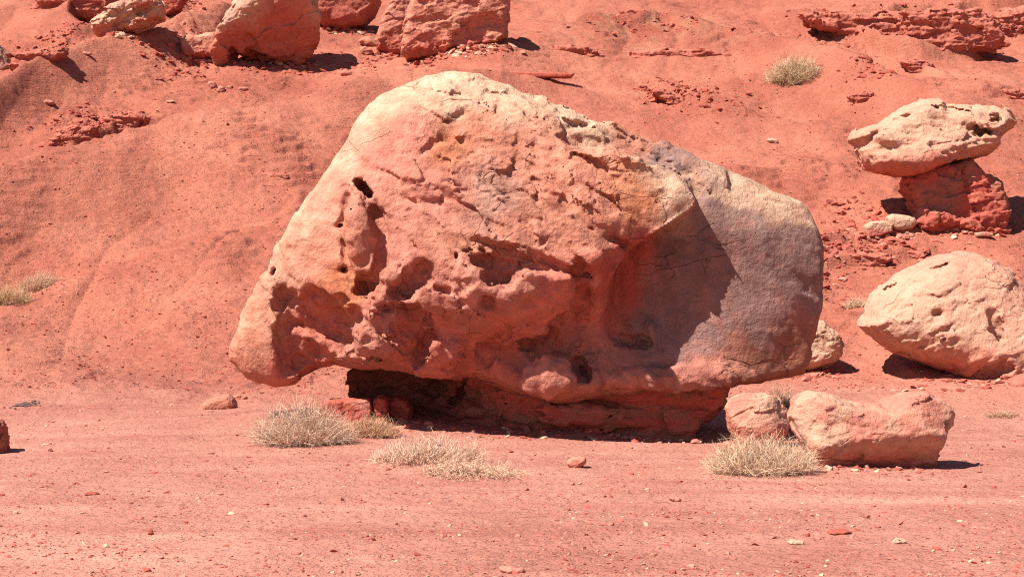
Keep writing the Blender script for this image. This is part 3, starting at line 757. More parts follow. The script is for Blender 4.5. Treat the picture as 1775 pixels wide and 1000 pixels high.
# low red blocks in front of the pedestal's left end
rock("red_block", "leftmost low red block with flat lit top beside the pedestal", "rock", [(560, 700), (572, 692), (610, 690), (640, 690), (648, 700), (647, 735), (560, 738)], (600, 728), .35, p=4, R=.06, cols=(RED*1.1, PINK*.9, RED), amp=.03, seed=3, res=60)
rock("red_block", "narrow middle red block between two others left of the pedestal", "rock", [(648, 692), (658, 686), (672, 688), (674, 700), (673, 738), (650, 738)], (660, 730), .35, p=4, R=.06, cols=(RED*1.1, RED, RED), amp=.03, flake=.06, seed=4, res=50, push=.75)
rock("red_block", "rounded rightmost red block of the three at pedestal's dark hollow", "rock", [(674, 692), (690, 686), (706, 692), (715, 708), (714, 728), (700, 738), (676, 738)], (692, 727), .35, p=3.4, R=.08, cols=(RED*1.1, RED, RED), amp=.03, flake=.06, seed=5, res=50, push=.7)
rock("flat_rock", "low pale wedge-shaped rock on flat ground left of the boulder", "rock", [(344, 706), (358, 694), (378, 686), (396, 684), (406, 690), (411, 700), (410, 716), (344, 716)], (385, 709), .3, R=.12, cols=(PINK, TAN, PINK*.9), amp=.03, lowred=.1, seed=7, res=55)
rock("thin_slab", "thin flat stone sliver right behind the low wedge rock", "stone", [(404, 686), (415, 683), (428, 687), (428, 694), (404, 696)], (415, 693), .12, R=.04, p=3, cols=(PINK, TAN, PINK), amp=.02, lowred=.0, seed=8, res=40, push=1.2)

# right foreground pair
rock("round_rock", "rounded pale pink rock between pedestal and long notched boulder", "rock", [(1258, 706), (1270, 690), (1292, 682), (1330, 680), (1350, 690), (1366, 712), (1368, 740), (1350, 775), (1280, 778), (1262, 740)], (1310, 774), .5, R=.3, cols=(CREAM*.7+PINK*.3, PINK*1.05, RED*1.3), lowred=.35, amp=.035, flake=.024, fine=.005, seed=9, cuts=[(1290, 720, .8, (-.5, -.75, .4), .08), (1345, 720, .8, (.6, -.7, .35), .08)])
rock("notched_boulder", "long low boulder with dipped top lying right of balanced boulder", "boulder",
     [(1371, 722), (1380, 698), (1392, 684), (1410, 680), (1440, 685), (1465, 694), (1500, 702), (1535, 704), (1548, 694), (1570, 686), (1600, 683), (1628, 690), (1648, 702), (1660, 722), (1657, 738), (1640, 752), (1630, 770), (1622, 800), (1612, 832), (1560, 830), (1480, 826), (1420, 822), (1398, 780), (1380, 752)],
     (1560, 812), .62, R=.2, p=3.0, cols=(CREAM*.75+PINK*.25, PINK*1.05, RED*1.3), lowred=.2, amp=.03, flake=.026, fine=.004, lean=.22, seed=10, res=110,
     cuts=[(1520, 768, .95, (.1, -.80, -.60), .08), (1410, 730, .8, (-.65, -.72, .25), .06), (1610, 720, .85, (.45, -.75, .48), .06), (1640, 770, .7, (.85, -.5, -.1), .06)],
     cracks=[([(1405, 700), (1440, 720), (1480, 738), (1510, 742)], 1.6, 1.0), ([(1590, 735), (1610, 728), (1640, 722)], 1.4, 1.0)])
rock("small_stone", "small pale stone touching the foot of the long notched boulder", "stone", [(1442, 800), (1450, 796), (1456, 803), (1455, 812), (1442, 812)], (1449, 806), .07, cols=(PINK, PINK, PINK), amp=.03, seed=11, res=30)

# right mid-ground
rock("pale_boulder", "large smooth pale domed boulder cut off by right edge", "boulder",
     [(1496, 566), (1510, 535), (1525, 512), (1560, 485), (1600, 462), (1650, 444), (1690, 440), (1730, 447), (1762, 466), (1795, 510), (1830, 570), (1840, 640), (1800, 668), (1752, 668), (1715, 672), (1690, 662), (1640, 640), (1590, 622), (1545, 605), (1518, 585)],
     (1690, 668), 1.15, 1.3, R=.75, cols=(CREAM*.78+PINK*.25, CREAM*.45+PINK*.58, RED*1.3), lowred=.16, amp=.035, flake=.026, fine=.006, seed=12, res=120, lean=.35, tilt=.3, push=.95,
     pits=[(1700, 655, .8, 60, 20, .3, 20), (1600, 625, .9, 80, 12, .25, -18), (1637, 543, 1.0, 9, 5, .12, 0), (1735, 570, .9, 14, 40, .12, 10)],
     cracks=[([(1700, 452), (1720, 450)], 1.2, .8), ([(1640, 470), (1660, 468), (1668, 472)], 1.2, .9), ([(1560, 535), (1590, 530)], 1.2, .9)])
rock("dark_rock", "red rock wedged under the pale domed boulder at right edge", "rock", [(1742, 660), (1760, 650), (1810, 640), (1840, 650), (1840, 690), (1745, 690)], (1765, 674), .4, push=1.3, cols=(PINK*.8, RED, RED), amp=.05, seed=13, res=50)
rock("hidden_boulder", "pale boulder peeking out behind right end of balanced boulder", "boulder", [(1340, 600), (1370, 560), (1400, 548), (1425, 555), (1450, 575), (1461, 598), (1455, 618), (1440, 632), (1410, 642), (1380, 652), (1345, 650)], (1400, 640), .6, R=.3,
     cols=(CREAM, CREAM*.93, TAN), lowred=.05, amp=.05, flake=.03, seed=14, cracks=[([(1400, 600), (1412, 585), (1430, 575)], 1.3, .95)], res=80)

# mushroom rock
Ym = hit(1650, 397)[1]
rock("perched_boulder", "pale flat caprock balanced on a red stem at right", "caprock",
     [(1478, 240), (1486, 226), (1505, 214), (1530, 208), (1550, 196), (1580, 182), (1610, 172), (1636, 172), (1644, 184), (1690, 183), (1730, 178), (1752, 186), (1764, 205), (1766, 218), (1745, 228), (1735, 242), (1733, 252), (1715, 266), (1680, 276), (1640, 290), (1600, 300), (1560, 303), (1520, 303), (1500, 296), (1490, 275), (1482, 262), (1488, 252)],
     (1650, 397), 1.35, 1.2, R=.42, p=2.2, cols=(CREAM*.75+PINK*.25, CREAM*.45+TAN*.58, RED*1.3), lowred=.14, amp=.05, flake=.034, strata=.035, fine=.01, seed=15, res=125, Y=Ym+.5, lean=.5, tilt=-.18,
     pits=[(1625, 186, .55, 22, 6, .25, 0), (1720, 215, .8, 26, 16, .3, 35), (1560, 250, 1.0, 40, 8, .1, 10), (1700, 262, .95, 60, 6, .2, 15), (1520, 232, .9, 20, 3, .2, 30)],
     cracks=[([(1482, 252), (1520, 232), (1545, 210)], 1.6, .85), ([(1640, 265), (1700, 246), (1735, 240)], 1.5, .95), ([(1545, 205), (1600, 192), (1650, 188)], 1.2, .7)])
rock("leaning_block", "leaning red mudstone stem holding up the pale flat caprock", "rock",
     [(1568, 310), (1590, 296), (1640, 284), (1678, 274), (1686, 290), (1700, 300), (1728, 316), (1738, 340), (1742, 375), (1740, 410), (1600, 412), (1590, 385), (1578, 350), (1566, 325)],
     (1650, 397), .85, .9, R=.22, p=2.8, cols=(RED*1.15, TAN*.8, RED), lowred=.2, amp=.05, flake=.06, fine=.01, seed=16, res=90, Y=Ym+.75, mat=M_LAYER,
     cracks=[([(1668, 290), (1676, 335), (1690, 365), (1700, 400)], 2.4, .95), ([(1680, 320), (1725, 315)], 1.5, .95)],
     lumps=[(1610, 380, 1.0, 14, 22, .3, 40), (1640, 380, 1.05, 28, 12, .3, -20), (1680, 392, 1.1, 24, 10, .3, -20)])
rock("block_stone", "flat-topped red-sided block at foot of the mushroom rock", "stone", [(1498, 392), (1510, 384), (1530, 383), (1545, 390), (1545, 402), (1520, 412), (1500, 414)], (1520, 408), .3, R=.08, p=3, cols=(CREAM, CREAM, RED*1.1), lowred=.5, amp=.03, seed=17, res=50)
rock("round_stone", "rounded pale stone half shaded beside the mushroom stem", "stone", [(1534, 378), (1545, 371), (1565, 372), (1585, 377), (1590, 388), (1578, 398), (1550, 402), (1538, 396)], (1560, 400), .3, R=.16, cols=(CREAM, CREAM*.95, TAN), lowred=.0, amp=.05, seed=18, res=50)
rock("flat_stone", "thin pale flat stone on dirt below the mushroom stem", "stone", [(1688, 404), (1705, 402), (1720, 405), (1718, 411), (1690, 411)], (1704, 410), .2, R=.04, p=3, cols=(CREAM, PINK, PINK), lowred=0, amp=.02, seed=19, res=36)

# upper boulders
rock("overhung_boulder", "big pale-topped boulder with shaded scalloped overhang on upper slope", "boulder",
     [(365, 98), (368, 78), (380, 45), (398, 15), (420, -18), (470, -45), (520, -40), (548, -10), (552, 30), (551, 80), (540, 95), (512, 112), (490, 108), (470, 100), (455, 104), (430, 100), (408, 92), (402, 105), (395, 116), (372, 116)],
     (383, 114), 1.5, 1.6, R=.6, p=2.3, cols=(CREAM*.97, CREAM*.9+PINK*.07, RED*1.15), lowred=.56, amp=.05, flake=.03, fine=.006, seed=20, res=120, lean=.18, push=.12,  # lower part coloured redder to carry the overhang's red shade
     cuts=[(455, 35, .62, (.30, -.80, -.52), .15)],
     pits=[(438, 102, .1, 24, 20, .9, 0), (488, 108, .1, 24, 14, .9, 0), (402, 100, .1, 8, 14, .9, 0), (432, 66, .5, 10, 10, .25, 0)])
rock("small_boulder", "small blocky rock tucked against left of the overhung boulder", "rock", [(313, 85), (316, 70), (330, 60), (345, 62), (376, 56), (384, 80), (375, 100), (345, 102), (318, 100)], (345, 103), .5, R=.2, cols=(CREAM*.5+PINK*.5, TAN, RED*1.1), amp=.06, flake=.04, seed=21, res=60, push=.05)
rock("back_boulder", "shaded reddish boulder behind the overhung boulder on upper slope", "boulder", [(545, -30), (600, -40), (650, -25), (662, 5), (650, 30), (630, 48), (600, 55), (565, 50), (545, 30)], (600, 54), 1.2, R=.5, cols=(TAN, PINK, RED), lowred=.5, amp=.05, seed=22, res=70, lean=-.15)
rock("leaning_slab", "narrow leaning slab left of the square-edged upper boulder", "boulder", [(650, 72), (655, 50), (668, 20), (690, -10), (720, -20), (730, 20), (715, 70), (705, 98), (680, 98), (655, 88)], (685, 97), .8, R=.3, cols=(PINK*1.02, TAN, RED*1.1), lowred=.25, amp=.06, flake=.04, seed=23, res=80)
rock("square_boulder", "square-edged pinkish boulder with stepped face, topmost on slope", "boulder", [(700, 95), (702, 50), (712, 5), (730, -25), (790, -35), (860, -30), (880, 0), (881, 30), (876, 66), (860, 78), (820, 84), (790, 88), (765, 100), (735, 106), (708, 104)], (740, 106), 1.1, 1.3, R=.28, p=2.8, cols=(PINK*1.05, TAN*1.05, RED*1.15), lowred=.18, amp=.04, flake=.05, fine=.006, seed=24, res=120, push=.9,
     pits=[(835, 55, 1.0, 42, 32, .3, 0), (800, 75, 1.0, 20, 30, .2, 0), (750, 95, 1.0, 40, 12, .25, 0)],
     cracks=[([(785, 30), (782, 60), (775, 90)], 1.6, 1.0)])
rock("cracked_boulder", "pale crumpled boulder behind a ridge crest at top left", "boulder", [(163, 50), (175, 32), (195, 16), (215, 2), (240, -8), (268, -4), (280, 12), (280, 32), (262, 46), (240, 60), (200, 66), (170, 62)], (205, 60), 1.0, R=.4, cols=(CREAM*.98, PINK*1.02, RED*1.1), lowred=.1, amp=.1, flake=.09, fine=.01, seed=25, res=110, push=.9,
     pits=[(240, 22, .95, 26, 10, .3, 30), (200, 42, 1.0, 24, 10, .25, 20), (225, 30, 1.0, 12, 6, .25, 40), (262, 30, .9, 12, 14, .3, 0)])
rock("edge_boulder", "grey pale boulder behind the ridge cut by left edge", "boulder", [(-60, 130), (-50, 85), (-20, 70), (5, 80), (20, 100), (28, 118), (20, 140), (-50, 150)], (10, 122), .8, R=.4, cols=(CREAM*.9, GREY, RED), lowred=.3, amp=.06, flake=.03, seed=26, res=70, push=.9)
rock("dark_ledge_rock", "dark red ledge rock in hollow beside the crumpled boulder", "rock", [(262, 20), (275, 0), (310, -12), (325, 0), (312, 20), (285, 34)], (290, 30), .6, R=.15, cols=(RED*.9, RED, RED*.9), amp=.08, flake=.05, seed=27, res=60, mat=M_LAYER)
rock("edge_rock", "craggy red rock cut off by left edge on flat ground", "rock", [(-40, 790), (-38, 745), (-20, 728), (2, 730), (10, 742), (13, 765), (10, 790), (-10, 800)], (0, 786), .35, R=.15, cols=(RED*1.1, TAN, RED), amp=.08, flake=.05, seed=28, res=60)
rock("stone_slab", "long thin reddish slab lying level on slope above balanced boulder", "slab", [(872, 127), (880, 125.5), (940, 127), (985, 128), (997, 128), (990, 136), (940, 136), (876, 135)], (935, 135), .25, R=.06, p=4, cols=(RED*1.15, RED*1.25, RED*1.1), lowred=0, amp=.02, flake=.01, seed=29, res=110)

# single stones big enough to pick out
singles = [
    (1000, 806, 17, 12, PINK, "lone rounded pink cobble on flat ground before the boulder"),
    (83, 181, 10, 6, PINK*.95, "lone stone on upper left slope above a crumbly hollow"),
    (1170, 867, 9, 6, PINK, "small pale angular stone on flat ground, centre right"),
    (888, 990, 22, 6, PINK*1.02, "flat pale stone at the bottom edge, centre"),
    (1380, 942, 18, 5, CREAM*.95, "flattish cream stone in right foreground, farther left of two"),
    (1560, 940, 16, 5, CREAM*.95, "flattish cream stone in right foreground, farther right of two"),
    (1455, 924, 18, 5, RED*.9, "dark red flat stone with shadow in right foreground"),
    (158, 857, 9, 3, RED*.7, "dark short stone sliver on left foreground flat"),
    (262, 925, 5, 4, RED*.8, "tiny dark red stone, left foreground by pale track"),
    (1340, 247, 10, 5, CREAM*.9, "lone pale stone on slope above right end of boulder"),
    (368, 150, 9, 6, PINK, "leftmost pale stone of the cluster below the overhung boulder"),
    (383, 158, 9, 6, PINK*1.02, "lower pale stone of the cluster below the overhung boulder"),
    (399, 153, 6, 4, TAN, "small tan stone in the cluster below the overhung boulder"),
    (421, 157, 8, 5, PINK*1.03, "rightmost pale stone of the cluster below the overhung boulder"),
    (600, 130, 9, 7, PINK*.95, "pale chip on slope right of the overhung boulder's shadow"),
    (640, 78, 18, 10, TAN, "tan rubble block, upper one left of the leaning slab"),
    (634, 93, 14, 8, PINK*.95, "pinkish rubble block, lower one left of the leaning slab"),
    (1543, 452, 14, 6, PINK, "pale stone lying on broken red ledge below mushroom rock"),
    (1432, 589, 4, 3, CREAM, "tiny pale stone beside the half hidden boulder"),
    (295, 178, 6, 3, CREAM*.9, "tiny pale stone on left ridge below the small blocky rock"),
    (150, 95, 8, 4, PINK, "flat pale chip on ridge below the crumpled boulder"),
    (1206, 768, 8, 4, PINK*.9, "small pink stone in shadow at pedestal's right end"),
    (745, 738, 9, 5, PINK*.95, "small pink stone at shadow edge left of pedestal centre"),
]
for i, (px, py, rx, rz, c, lab) in enumerate(singles):
    a = np.linspace(0, 2*np.pi, 9)[:-1]+.3*i
    rr = 1+.22*np.sin(2.1*a+i)+.12*np.sin(3*a+2*i)
    poly = [(px+rx*math.cos(t)*r, py-rz*.35-rz*math.sin(t)*r) for t, r in zip(a, rr)]
    tf = rx*.8*hit(px, py)[1]/FPX
    rock("stone", lab, "stone", poly, (px, py+rz*.3), tf, R=.5*min(2*rz, rx)*hit(px, py)[1]/FPX, p=2.6, cols=(c, c*.93, c*.85), lowred=.0, amp=.08, flake=.05, seed=30+i, res=22, mat=M_PEBBLE, group="single stones on the dirt")

# ------------------------------------------------------------------ loose gravel and clods
_t = (1+5**.5)/2
ICO = np.array([(-1, _t, 0), (1, _t, 0), (-1, -_t, 0), (1, -_t, 0), (0, -1, _t), (0, 1, _t), (0, -1, -_t), (0, 1, -_t), (_t, 0, -1), (_t, 0, 1), (-_t, 0, -1), (-_t, 0, 1)], float)/1.9
ICF = np.array([(0, 11, 5), (0, 5, 1), (0, 1, 7), (0, 7, 10), (0, 10, 11), (1, 5, 9), (5, 11, 4), (11, 10, 2), (10, 7, 6), (7, 1, 8), (3, 9, 4), (3, 4, 2), (3, 2, 6), (3, 6, 8), (3, 8, 9), (4, 9, 5), (2, 4, 11), (6, 2, 10), (8, 6, 7), (9, 8, 1)])
OCT = np.array([[1, 0, 0], [-1, 0, 0], [0, 1, 0], [0, -1, 0], [0, 0, 1], [0, 0, -1.]])
OCF = np.array([[0, 2, 4], [2, 1, 4], [1, 3, 4], [3, 0, 4], [2, 0, 5], [1, 2, 5], [3, 1, 5], [0, 3, 5]])
def chips(r, X, Y, S, C, base, tri, flat=(.35, .4), jit=.3):
    n = len(X); Z = height(X, Y); k = len(base)
    V = base[None]*(1+jit*(r.random((n, k, 1))-.5)*2)+.2*(r.random((n, k, 3))-.5)
    tl = r.normal(size=(n, 3))*.5
    V = V*np.stack([S*(.8+.7*r.random(n)), S*(.7+.4*r.random(n)), S*(flat[0]+flat[1]*r.random(n))], 1)[:, None, :]
    V[..., 2] += V[..., 0]*tl[:, :1]*.5+V[..., 1]*tl[:, 1:2]*.5
    a = r.random(n)*2*np.pi; ca, sa = np.cos(a)[:, None], np.sin(a)[:, None]
    V = np.stack([V[..., 0]*ca-V[..., 1]*sa, V[..., 0]*sa+V[..., 1]*ca, V[..., 2]], -1)+np.stack([X, Y, Z+S*.1], 1)[:, None, :]
    return V.reshape(-1, 3), (tri[None]+k*np.arange(n)[:, None, None]).reshape(-1, 3), np.repeat(C, k, 0)
def gravel():
    r = np.random.default_rng(11)
    px = []; py = []; sz = []; cc = []
    def add(n, y0, y1, smin_, smax_, pw, colf, keep=None):
        y = y0*np.power(y1/y0, r.random(n)); x = (r.random(n)*2-1)*.36*y
        s = smin_+(smax_-smin_)*np.power(r.random(n), pw)
        if keep is not None:
            m = r.random(n) < keep(x, y); x, y, s = x[m], y[m], s[m]
        px.append(x); py.append(y); sz.append(s); cc.append(colf(len(x), x, y))
    def mixc(n, x, y):
        k = r.random(n); c = np.where(k[:, None] < .35, RED*.85, np.where(k[:, None] < .6, RED*1.15, PINK))
        k2 = r.random(n); c = np.where(k2[:, None] > .80, CREAM*.97, c)
        return c*(.8+.35*r.random((n, 1)))
    def hillc(n, x, y):
        k = r.random(n); c = np.where(k[:, None] < .88, RED*1.0, PINK)
        return c*(.75+.4*r.random((n, 1)))
    clump = lambda x, y: sstep(-.35, .5, fbm2(x*.7, y*.5, 3, .6, 31))
    add(24000, 13.5, 38, .006, .021, 2.5, mixc, clump)
    add(2200, 13.5, 38, .012, .042, 5.0, mixc)
    add(42000, 36, 100, .010, .042, 2.2, hillc, lambda x, y: .25+.75*clump(x, y))
    for (cx, cy, rx, ry, a) in ROUGH:
        m = int(340*min(a/.15, 2)); x = cx+rx*r.normal(size=m)*.6; y = cy+ry*r.normal(size=m)*.5
        px.append(x); py.append(y); sz.append(.02+.12*np.power(r.random(m), 4)); cc.append(hillc(m, x, y))
    for (qx, qy, w) in [(1500, 816, 130), (1310, 776, 50), (1690, 668, 120), (1410, 644, 50), (1650, 402, 90), (470, 116, 110), (750, 106, 60), (830, 90, 50), (205, 62, 60), (690, 100, 40), (345, 104, 35), (900, 752, 180), (1120, 764, 100), (660, 735, 80), (1540, 410, 50), (600, 58, 50)]:
        b = hit(qx, qy); m = 220; x = b[0]+r.normal(size=m)*w*.55*b[1]/FPX; y = b[1]+.15+r.normal(size=m)*.35
        px.append(x); py.append(y); sz.append(b[1]/30*(.008+.06*np.power(r.random(m), 3.5))); cc.append(mixc(m, x, y))
    X = np.concatenate(px); Y = np.concatenate(py); S = np.concatenate(sz); C = np.concatenate(cc)
    big = S*FPX/Y > 1.7
    a = chips(r, X[big], Y[big], S[big], C[big], ICO, ICF); b = chips(r, X[~big], Y[~big], S[~big], C[~big], OCT, OCF)
    o = link("gravel", mesh_from("gravel", np.concatenate([a[0], b[0]]), np.concatenate([a[1], b[1]+len(a[0])]), np.concatenate([a[2], b[2]]), smooth=False), M_PEBBLE)
    tag(o, "loose red gravel and crumbs scattered over the dirt", "gravel", kind="stuff")
gravel()

# ------------------------------------------------------------------ dry shrubs
def ribbons(base, dirs, length, width, r, bend=.25, seg=3, droop=0.0):
    n = len(base)
    side = np.cross(dirs, r.normal(size=(n, 3))); side /= np.linalg.norm(side, axis=1)[:, None]+1e-9
    cur = np.cross(dirs, side)
    bnd = (r.random(n)-.5)*2*bend
    P = []
    for k in range(seg+1):
        t = k/seg
        q = base+dirs*(length*t)[:, None]+cur*(bnd*length*t*t)[:, None]; q[:, 2] -= droop*length*t*t
        w = width*(1-.75*t)
        P.append(q-side*w[:, None]); P.append(q+side*w[:, None])
    V = np.stack(P, 1)
    f = np.array([[2*k, 2*k+1, 2*k+3, 2*k+2] for k in range(seg)])
    F = (f[None]+2*(seg+1)*np.arange(n)[:, None, None]).reshape(-1, 4)
    return V.reshape(-1, 3), F, 2*(seg+1), V

STRAW = np.array([.66, .45, .33]); SAGE = np.array([.62, .40, .26]); DEADW = np.array([.30, .14, .09])
def bush(name, label, px, py, wpx, hpx, n=2600, col=STRAW, col2=None, seed=0, spread=.55, flop=0.0, dark=.3, wid=.0038, cat="shrub", group="dry shrubs on the red dirt", off=0.4):
    r = np.random.default_rng(100+seed)
    c = hit(px, py); sc = c[1]/FPX
    Rx = wpx*sc/2; H = hpx*sc*.88; Ry = Rx*.8
    cy = c[1]+Ry*off; cz = float(height(np.array([c[0]]), np.array([cy]))[0])
    root = bpy.data.objects.new(name, None); COL.objects.link(root); root.location = (c[0], cy, cz)
    root.empty_display_size = .1
    tag(root, label, cat, group)
    def gz(x, y): return height(c[0]+x, cy+y)-cz
    col2 = SAGE if col2 is None else col2
    def part(pname, n, ln, wd, colr, elev, spr, b=.3, sg=3, start=0.0):
        a = r.random(n)*2*np.pi; q = np.sqrt(r.random(n))
        bx = np.cos(a)*q*Rx*spr; by = np.sin(a)*q*Ry*spr
        out = np.stack([np.cos(a)*q, np.sin(a)*q, np.zeros(n)], 1)
        lump = 1+.95*gn2(np.cos(a)*q*2.6+seed*3.1, np.sin(a)*q*2.6, seed)
        d = out*1.15+r.normal(size=(n, 3))*.38; d[:, 2] = np.abs(d[:, 2])*.6+elev*(1.15-q*q*.9)
        d /= np.linalg.norm(d, axis=1)[:, None]
        reach = 1/np.sqrt((d[:, 0]/(Rx*(1-spr*.75)))**2+(d[:, 1]/(Ry*(1-spr*.75)))**2+(d[:, 2]/H)**2)
        L_ = reach*(ln+.4*r.random(n))*np.clip(lump, .4, 1.15)
        bz = gz(bx, by)-.01
        base = np.stack([bx, by, bz], 1)
        if start > 1: base = base+d*(reach*np.clip(lump, .45, 1.05)*(.25+.65*np.sqrt(r.random(n))))[:, None]
        if start > 1:
            d = d*.55+r.normal(size=(n, 3))*.55; d[:, 2] += .25; d /= np.linalg.norm(d, axis=1)[:, None]
            L_ = H*(.16+.22*r.random(n))*2
        V, F, k, V3 = ribbons(base, d, L_*(1-min(start, 1)*.5), wd*(.7+.6*r.random(n)), r, b, sg, flop)
        t = r.random((n, 1)); cc = (colr[0]*(1-t)+colr[1]*t)*(.55+.75*r.random((n, 1)))
        me = mesh_from(pname, V, F, np.repeat(cc, k, 0))
        ob = link(pname, me, M_TWIG, root); ob['kind'] = 'stuff'; return ob
    part("woody_base", int(n*.3), .42, wid*1.3, (DEADW, DEADW*.7), .5, spread, .5)
    part("stems", int(n*.6), .45, wid*.7, (col*.8, col), .75, spread, .55, 3)
    part("twigs", int(n*1.4), .2, wid*.6, (col, col2*.5+col*.5), .7, spread*1.1, .9, 2, 2.0)
    return root

bush("dry_shrub", "broad dome-shaped straw shrub, leftmost in front of the boulder", 522, 772, 172, 90, 4600, STRAW, seed=1)
bush("dry_shrub", "brownish low shrub before the red blocks by the dark hollow", 645, 757, 95, 44, 2400, np.array([.60, .34, .2]), seed=2)
bush("dry_shrub", "sparse whitish shrub on sandy mound, upper left part of it", 742, 800, 185, 52, 2300, np.array([.78, .52, .38]), seed=3, spread=.8)
bush("dry_shrub", "sprawling flattened twiggy shrub on near side of sandy mound", 820, 824, 165, 34, 2000, np.array([.72, .46, .32]), seed=4, spread=.85, flop=.3)
bush("dry_shrub", "broad pale yellowish shrub in front of round rock, right foreground", 1322, 822, 188, 84, 4800, np.array([.68, .48, .33]), seed=5, spread=.62)
bush("dry_shrub", "greyish shrub standing behind the round rock and notched boulder", 1352, 712, 78, 54, 1800, np.array([.62, .40, .27]), seed=6)
bush("dry_shrub", "greenish shrub at left edge on ridge crest", 8, 528, 80, 46, 1800, np.array([.60, .39, .22]), seed=7)
bush("dry_shrub", "straw shrub leaning right, beside greenish one at left edge", 66, 502, 82, 34, 1800, np.array([.66, .42, .28]), seed=8)
bush("dry_shrub", "grey-green rounded shrub alone on the upper right slope", 1376, 143, 90, 58, 2400, np.array([.58, .42, .25]), seed=9, wid=.007)
bush("dry_shrub", "small straw tuft left of the pale domed boulder", 1485, 531, 48, 18, 700, np.array([.68, .46, .3]), seed=10, wid=.006)
bush("dry_shrub", "small yellow-green tuft at foot of the mushroom stem", 1624, 396, 30, 15, 500, np.array([.55, .5, .2]), seed=11, wid=.006)
bush("dry_shrub", "thin trailing dark plant on dirt right of notched boulder", 1738, 724, 75, 16, 380, np.array([.42, .25, .15]), seed=12, spread=.5, flop=.2)
bush("grass_tuft", "upright green grass tuft left of the crumpled boulder at top", 176, 24, 26, 34, 160, np.array([.35, .36, .12]), seed=13, spread=.3, cat="grass", group="grass tufts")

def stalk(label, px, py, hpx, seed):
    r = np.random.default_rng(seed)
    c = hit(px, py); s = c[1]/FPX; H = hpx*s
    n = 46
    t = .35+.65*r.random(n)
    base = np.concatenate([np.zeros((3, 3)), np.stack([.06*H*t*np.sin(seed), 0*t, H*t*.95], 1)])
    d = np.concatenate([np.tile([.06*math.sin(seed), 0, 1.], (3, 1)), r.normal(size=(n, 3))*np.array([1, 1, .5])+np.array([0, 0, .8])])
    d /= np.linalg.norm(d, axis=1)[:, None]
    ln = np.concatenate([np.full(3, H), .14*H*(.4+r.random(n))])
    V, F, k, _ = ribbons(base, d, ln, np.full(n+3, .006), r, .15, 3)
    o = link("dry_stalk", mesh_from("dry_stalk", V, F, np.tile(np.array([.62, .42, .2]), (len(V), 1))), M_TWIG, loc=c.tolist())
    tag(o, label, "grass", "dry stalks")
stalk("thin dry stalk before the boulder's left foot, shorter left one", 492, 682, 38, 3)
stalk("thin dry stalk before the boulder's left foot, taller right one", 508, 684, 56, 5)
stalk("thin dry stalk rising at top of leftmost straw shrub", 548, 735, 40, 9)

# burnt dark patch on the flat at left
def char():
    r = np.random.default_rng(5); c = hit(48, 702); n = 60
    for_ = []
    base = np.array([[1, 0, 0], [-1, 0, 0], [0, 1, 0], [0, -1, 0], [0, 0, 1], [0, 0, -1.]])
    tri = np.array([[0, 2, 4], [2, 1, 4], [1, 3, 4], [3, 0, 4], [2, 0, 5], [1, 2, 5], [3, 1, 5], [0, 3, 5]])
    X = c[0]+r.normal(size=n)*.10; Y = c[1]+r.normal(size=n)*.25; Z = height(X, Y); S = .012+.028*r.random(n)
    V = base[None]*(1+.5*(r.random((n, 6, 1))-.5))*np.stack([S*1.5, S, S*.7], 1)[:, None, :]+np.stack([X, Y, Z+S*.3], 1)[:, None, :]
    F = (tri[None]+6*np.arange(n)[:, None, None]).reshape(-1, 3)
    o = link("charcoal", mesh_from("charcoal", V.reshape(-1, 3), F, np.tile(np.array([.11, .07, .06]), (n*6, 1)), smooth=False), M_PEBBLE)
    tag(o, "small heap of dark grey charred bits on left flat ground", "debris", kind="stuff")
char()

# ------------------------------------------------------------------ broken banks of crumbly red mudstone
def bank(label, poly, contact, tf, seed, drop=14, **k):
    a = dict(R=.25, p=2.6, cols=(np.array([.36, .105, .072]), np.array([.40, .125, .086]), np.array([.34, .095, .065])), lowred=.2, amp=.10, flake=.08, strata=.10, fine=.02, seed=seed, res=95, mat=M_LAYER, tilt=-.05, push=1.0)
    a.update(k)
    my = np.mean([q[1] for q in poly]); poly = [(q[0], q[1]+(drop if q[1] > my else 0)) for q in poly]
    return rock("eroded_bank", label, "bank", poly, contact, tf, group="eroded banks on the hillside", **a)
bank("crumbly layered red bank left of the crack at top right", [(1385, 24), (1430, 24), (1500, 26), (1560, 24), (1574, 50), (1576, 92), (1555, 80), (1510, 62), (1450, 52), (1395, 40)], (1480, 60), .9, 61)
bank("crumbly layered red bank right of the crack at top right", [(1562, 26), (1620, 22), (1690, 24), (1726, 40), (1738, 66), (1720, 76), (1660, 82), (1620, 90), (1575, 94), (1566, 60)], (1640, 86), .9, 62)
bank("thin broken red bank in slope at top right corner", [(1720, 22), (1800, 14), (1840, 30), (1820, 60), (1745, 62), (1730, 45)], (1765, 60), .8, 63)
bank("crumbled red bank in the hollow of left slope, right piece", [(165, 222), (185, 205), (215, 196), (245, 194), (258, 204), (245, 216), (205, 228), (175, 234)], (205, 228), .55, 64, res=80)
bank("crumbled red bank in the hollow of left slope, left piece", [(88, 236), (110, 222), (140, 218), (170, 220), (165, 236), (130, 246), (95, 248)], (130, 244), .5, 65, res=80)
bank("low dark red bank at end of right hump", [(1560, 106), (1585, 104), (1615, 112), (1633, 124), (1620, 130), (1590, 122), (1565, 116)], (1600, 122), .4, 66, res=60)
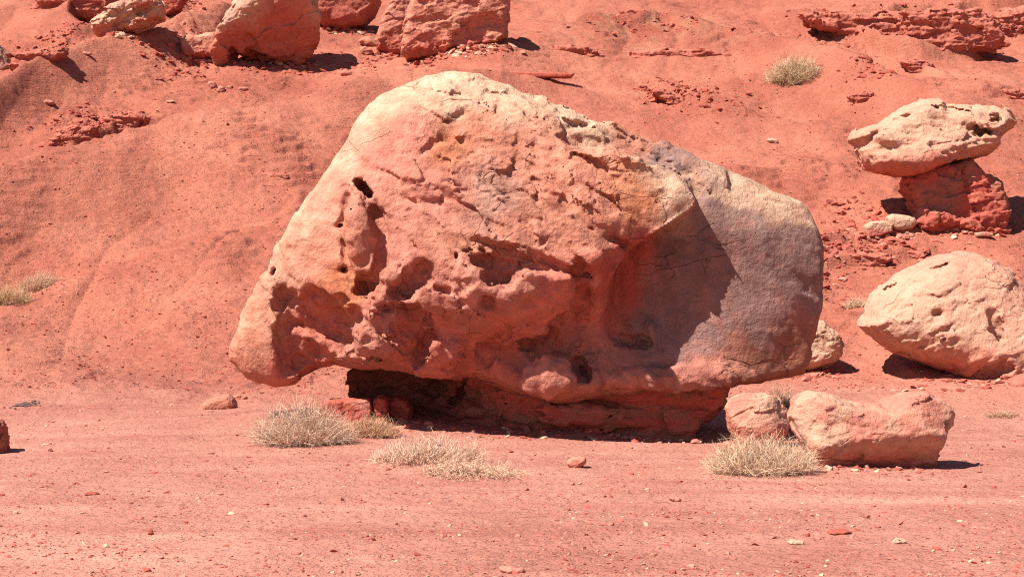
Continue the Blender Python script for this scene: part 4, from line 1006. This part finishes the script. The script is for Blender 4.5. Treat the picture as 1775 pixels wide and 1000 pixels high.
bank("thin crusty red ledge below mushroom rock, left piece", [(1430, 440), (1470, 436), (1520, 436), (1540, 442), (1520, 454), (1470, 456), (1432, 454)], (1490, 454), .5, 67, res=80, R=.08, p=3)
bank("thin crusty red ledge below mushroom rock, right piece", [(1546, 444), (1570, 434), (1600, 428), (1602, 436), (1575, 448), (1552, 452)], (1575, 447), .35, 68, res=60, R=.06, p=3)
bank("short broken red ledge on slope above the boulder's right shoulder", [(1128, 154), (1160, 160), (1190, 172), (1235, 176), (1238, 184), (1195, 186), (1160, 174), (1132, 164)], (1180, 180), .45, 69, res=80, R=.1)
bank("shaded red bank behind the ridge at top left corner", [(50, 20), (90, -10), (160, -20), (200, -10), (205, 15), (170, 26), (120, 28), (70, 32)], (130, 26), .9, 70, lean=-.2)
bank("crumbly dark bank in gully beside left edge boulder", [(20, 100), (50, 90), (90, 84), (118, 86), (100, 104), (60, 118), (25, 124)], (60, 104), .7, 71, res=80, push=1.7)
bank("long low crumbly ledge across right hump below its gravel cap", [(1090, 92), (1130, 88), (1180, 86), (1240, 92), (1300, 98), (1305, 104), (1240, 104), (1180, 100), (1130, 100), (1092, 100)], (1190, 100), .5, 72, drop=8, res=110, R=.1, push=1.15)
bank("short crumbly ledge at left end of the right hump", [(925, 84), (960, 80), (1010, 84), (1045, 92), (1000, 94), (960, 92), (928, 90)], (985, 92), .5, 73, drop=8, res=80, R=.1, push=1.2)
bank("tiny dark ledge on open slope left of the boulder", [(428, 302), (460, 299), (500, 301), (502, 307), (470, 309), (430, 307)], (465, 307), .25, 74, drop=6, res=60, R=.06, push=1.1)
bank("thin broken ledge behind the mushroom rock's cap, left of it", [(1470, 164), (1500, 162), (1535, 168), (1530, 180), (1495, 180), (1472, 174)], (1500, 178), .4, 75, drop=8, res=60, R=.08, push=1.15)
bank("thin broken ledge at right edge above the mushroom rock", [(1690, 160), (1730, 158), (1800, 154), (1800, 166), (1730, 168), (1695, 168)], (1735, 166), .4, 76, drop=8, res=60, R=.08, push=1.15)
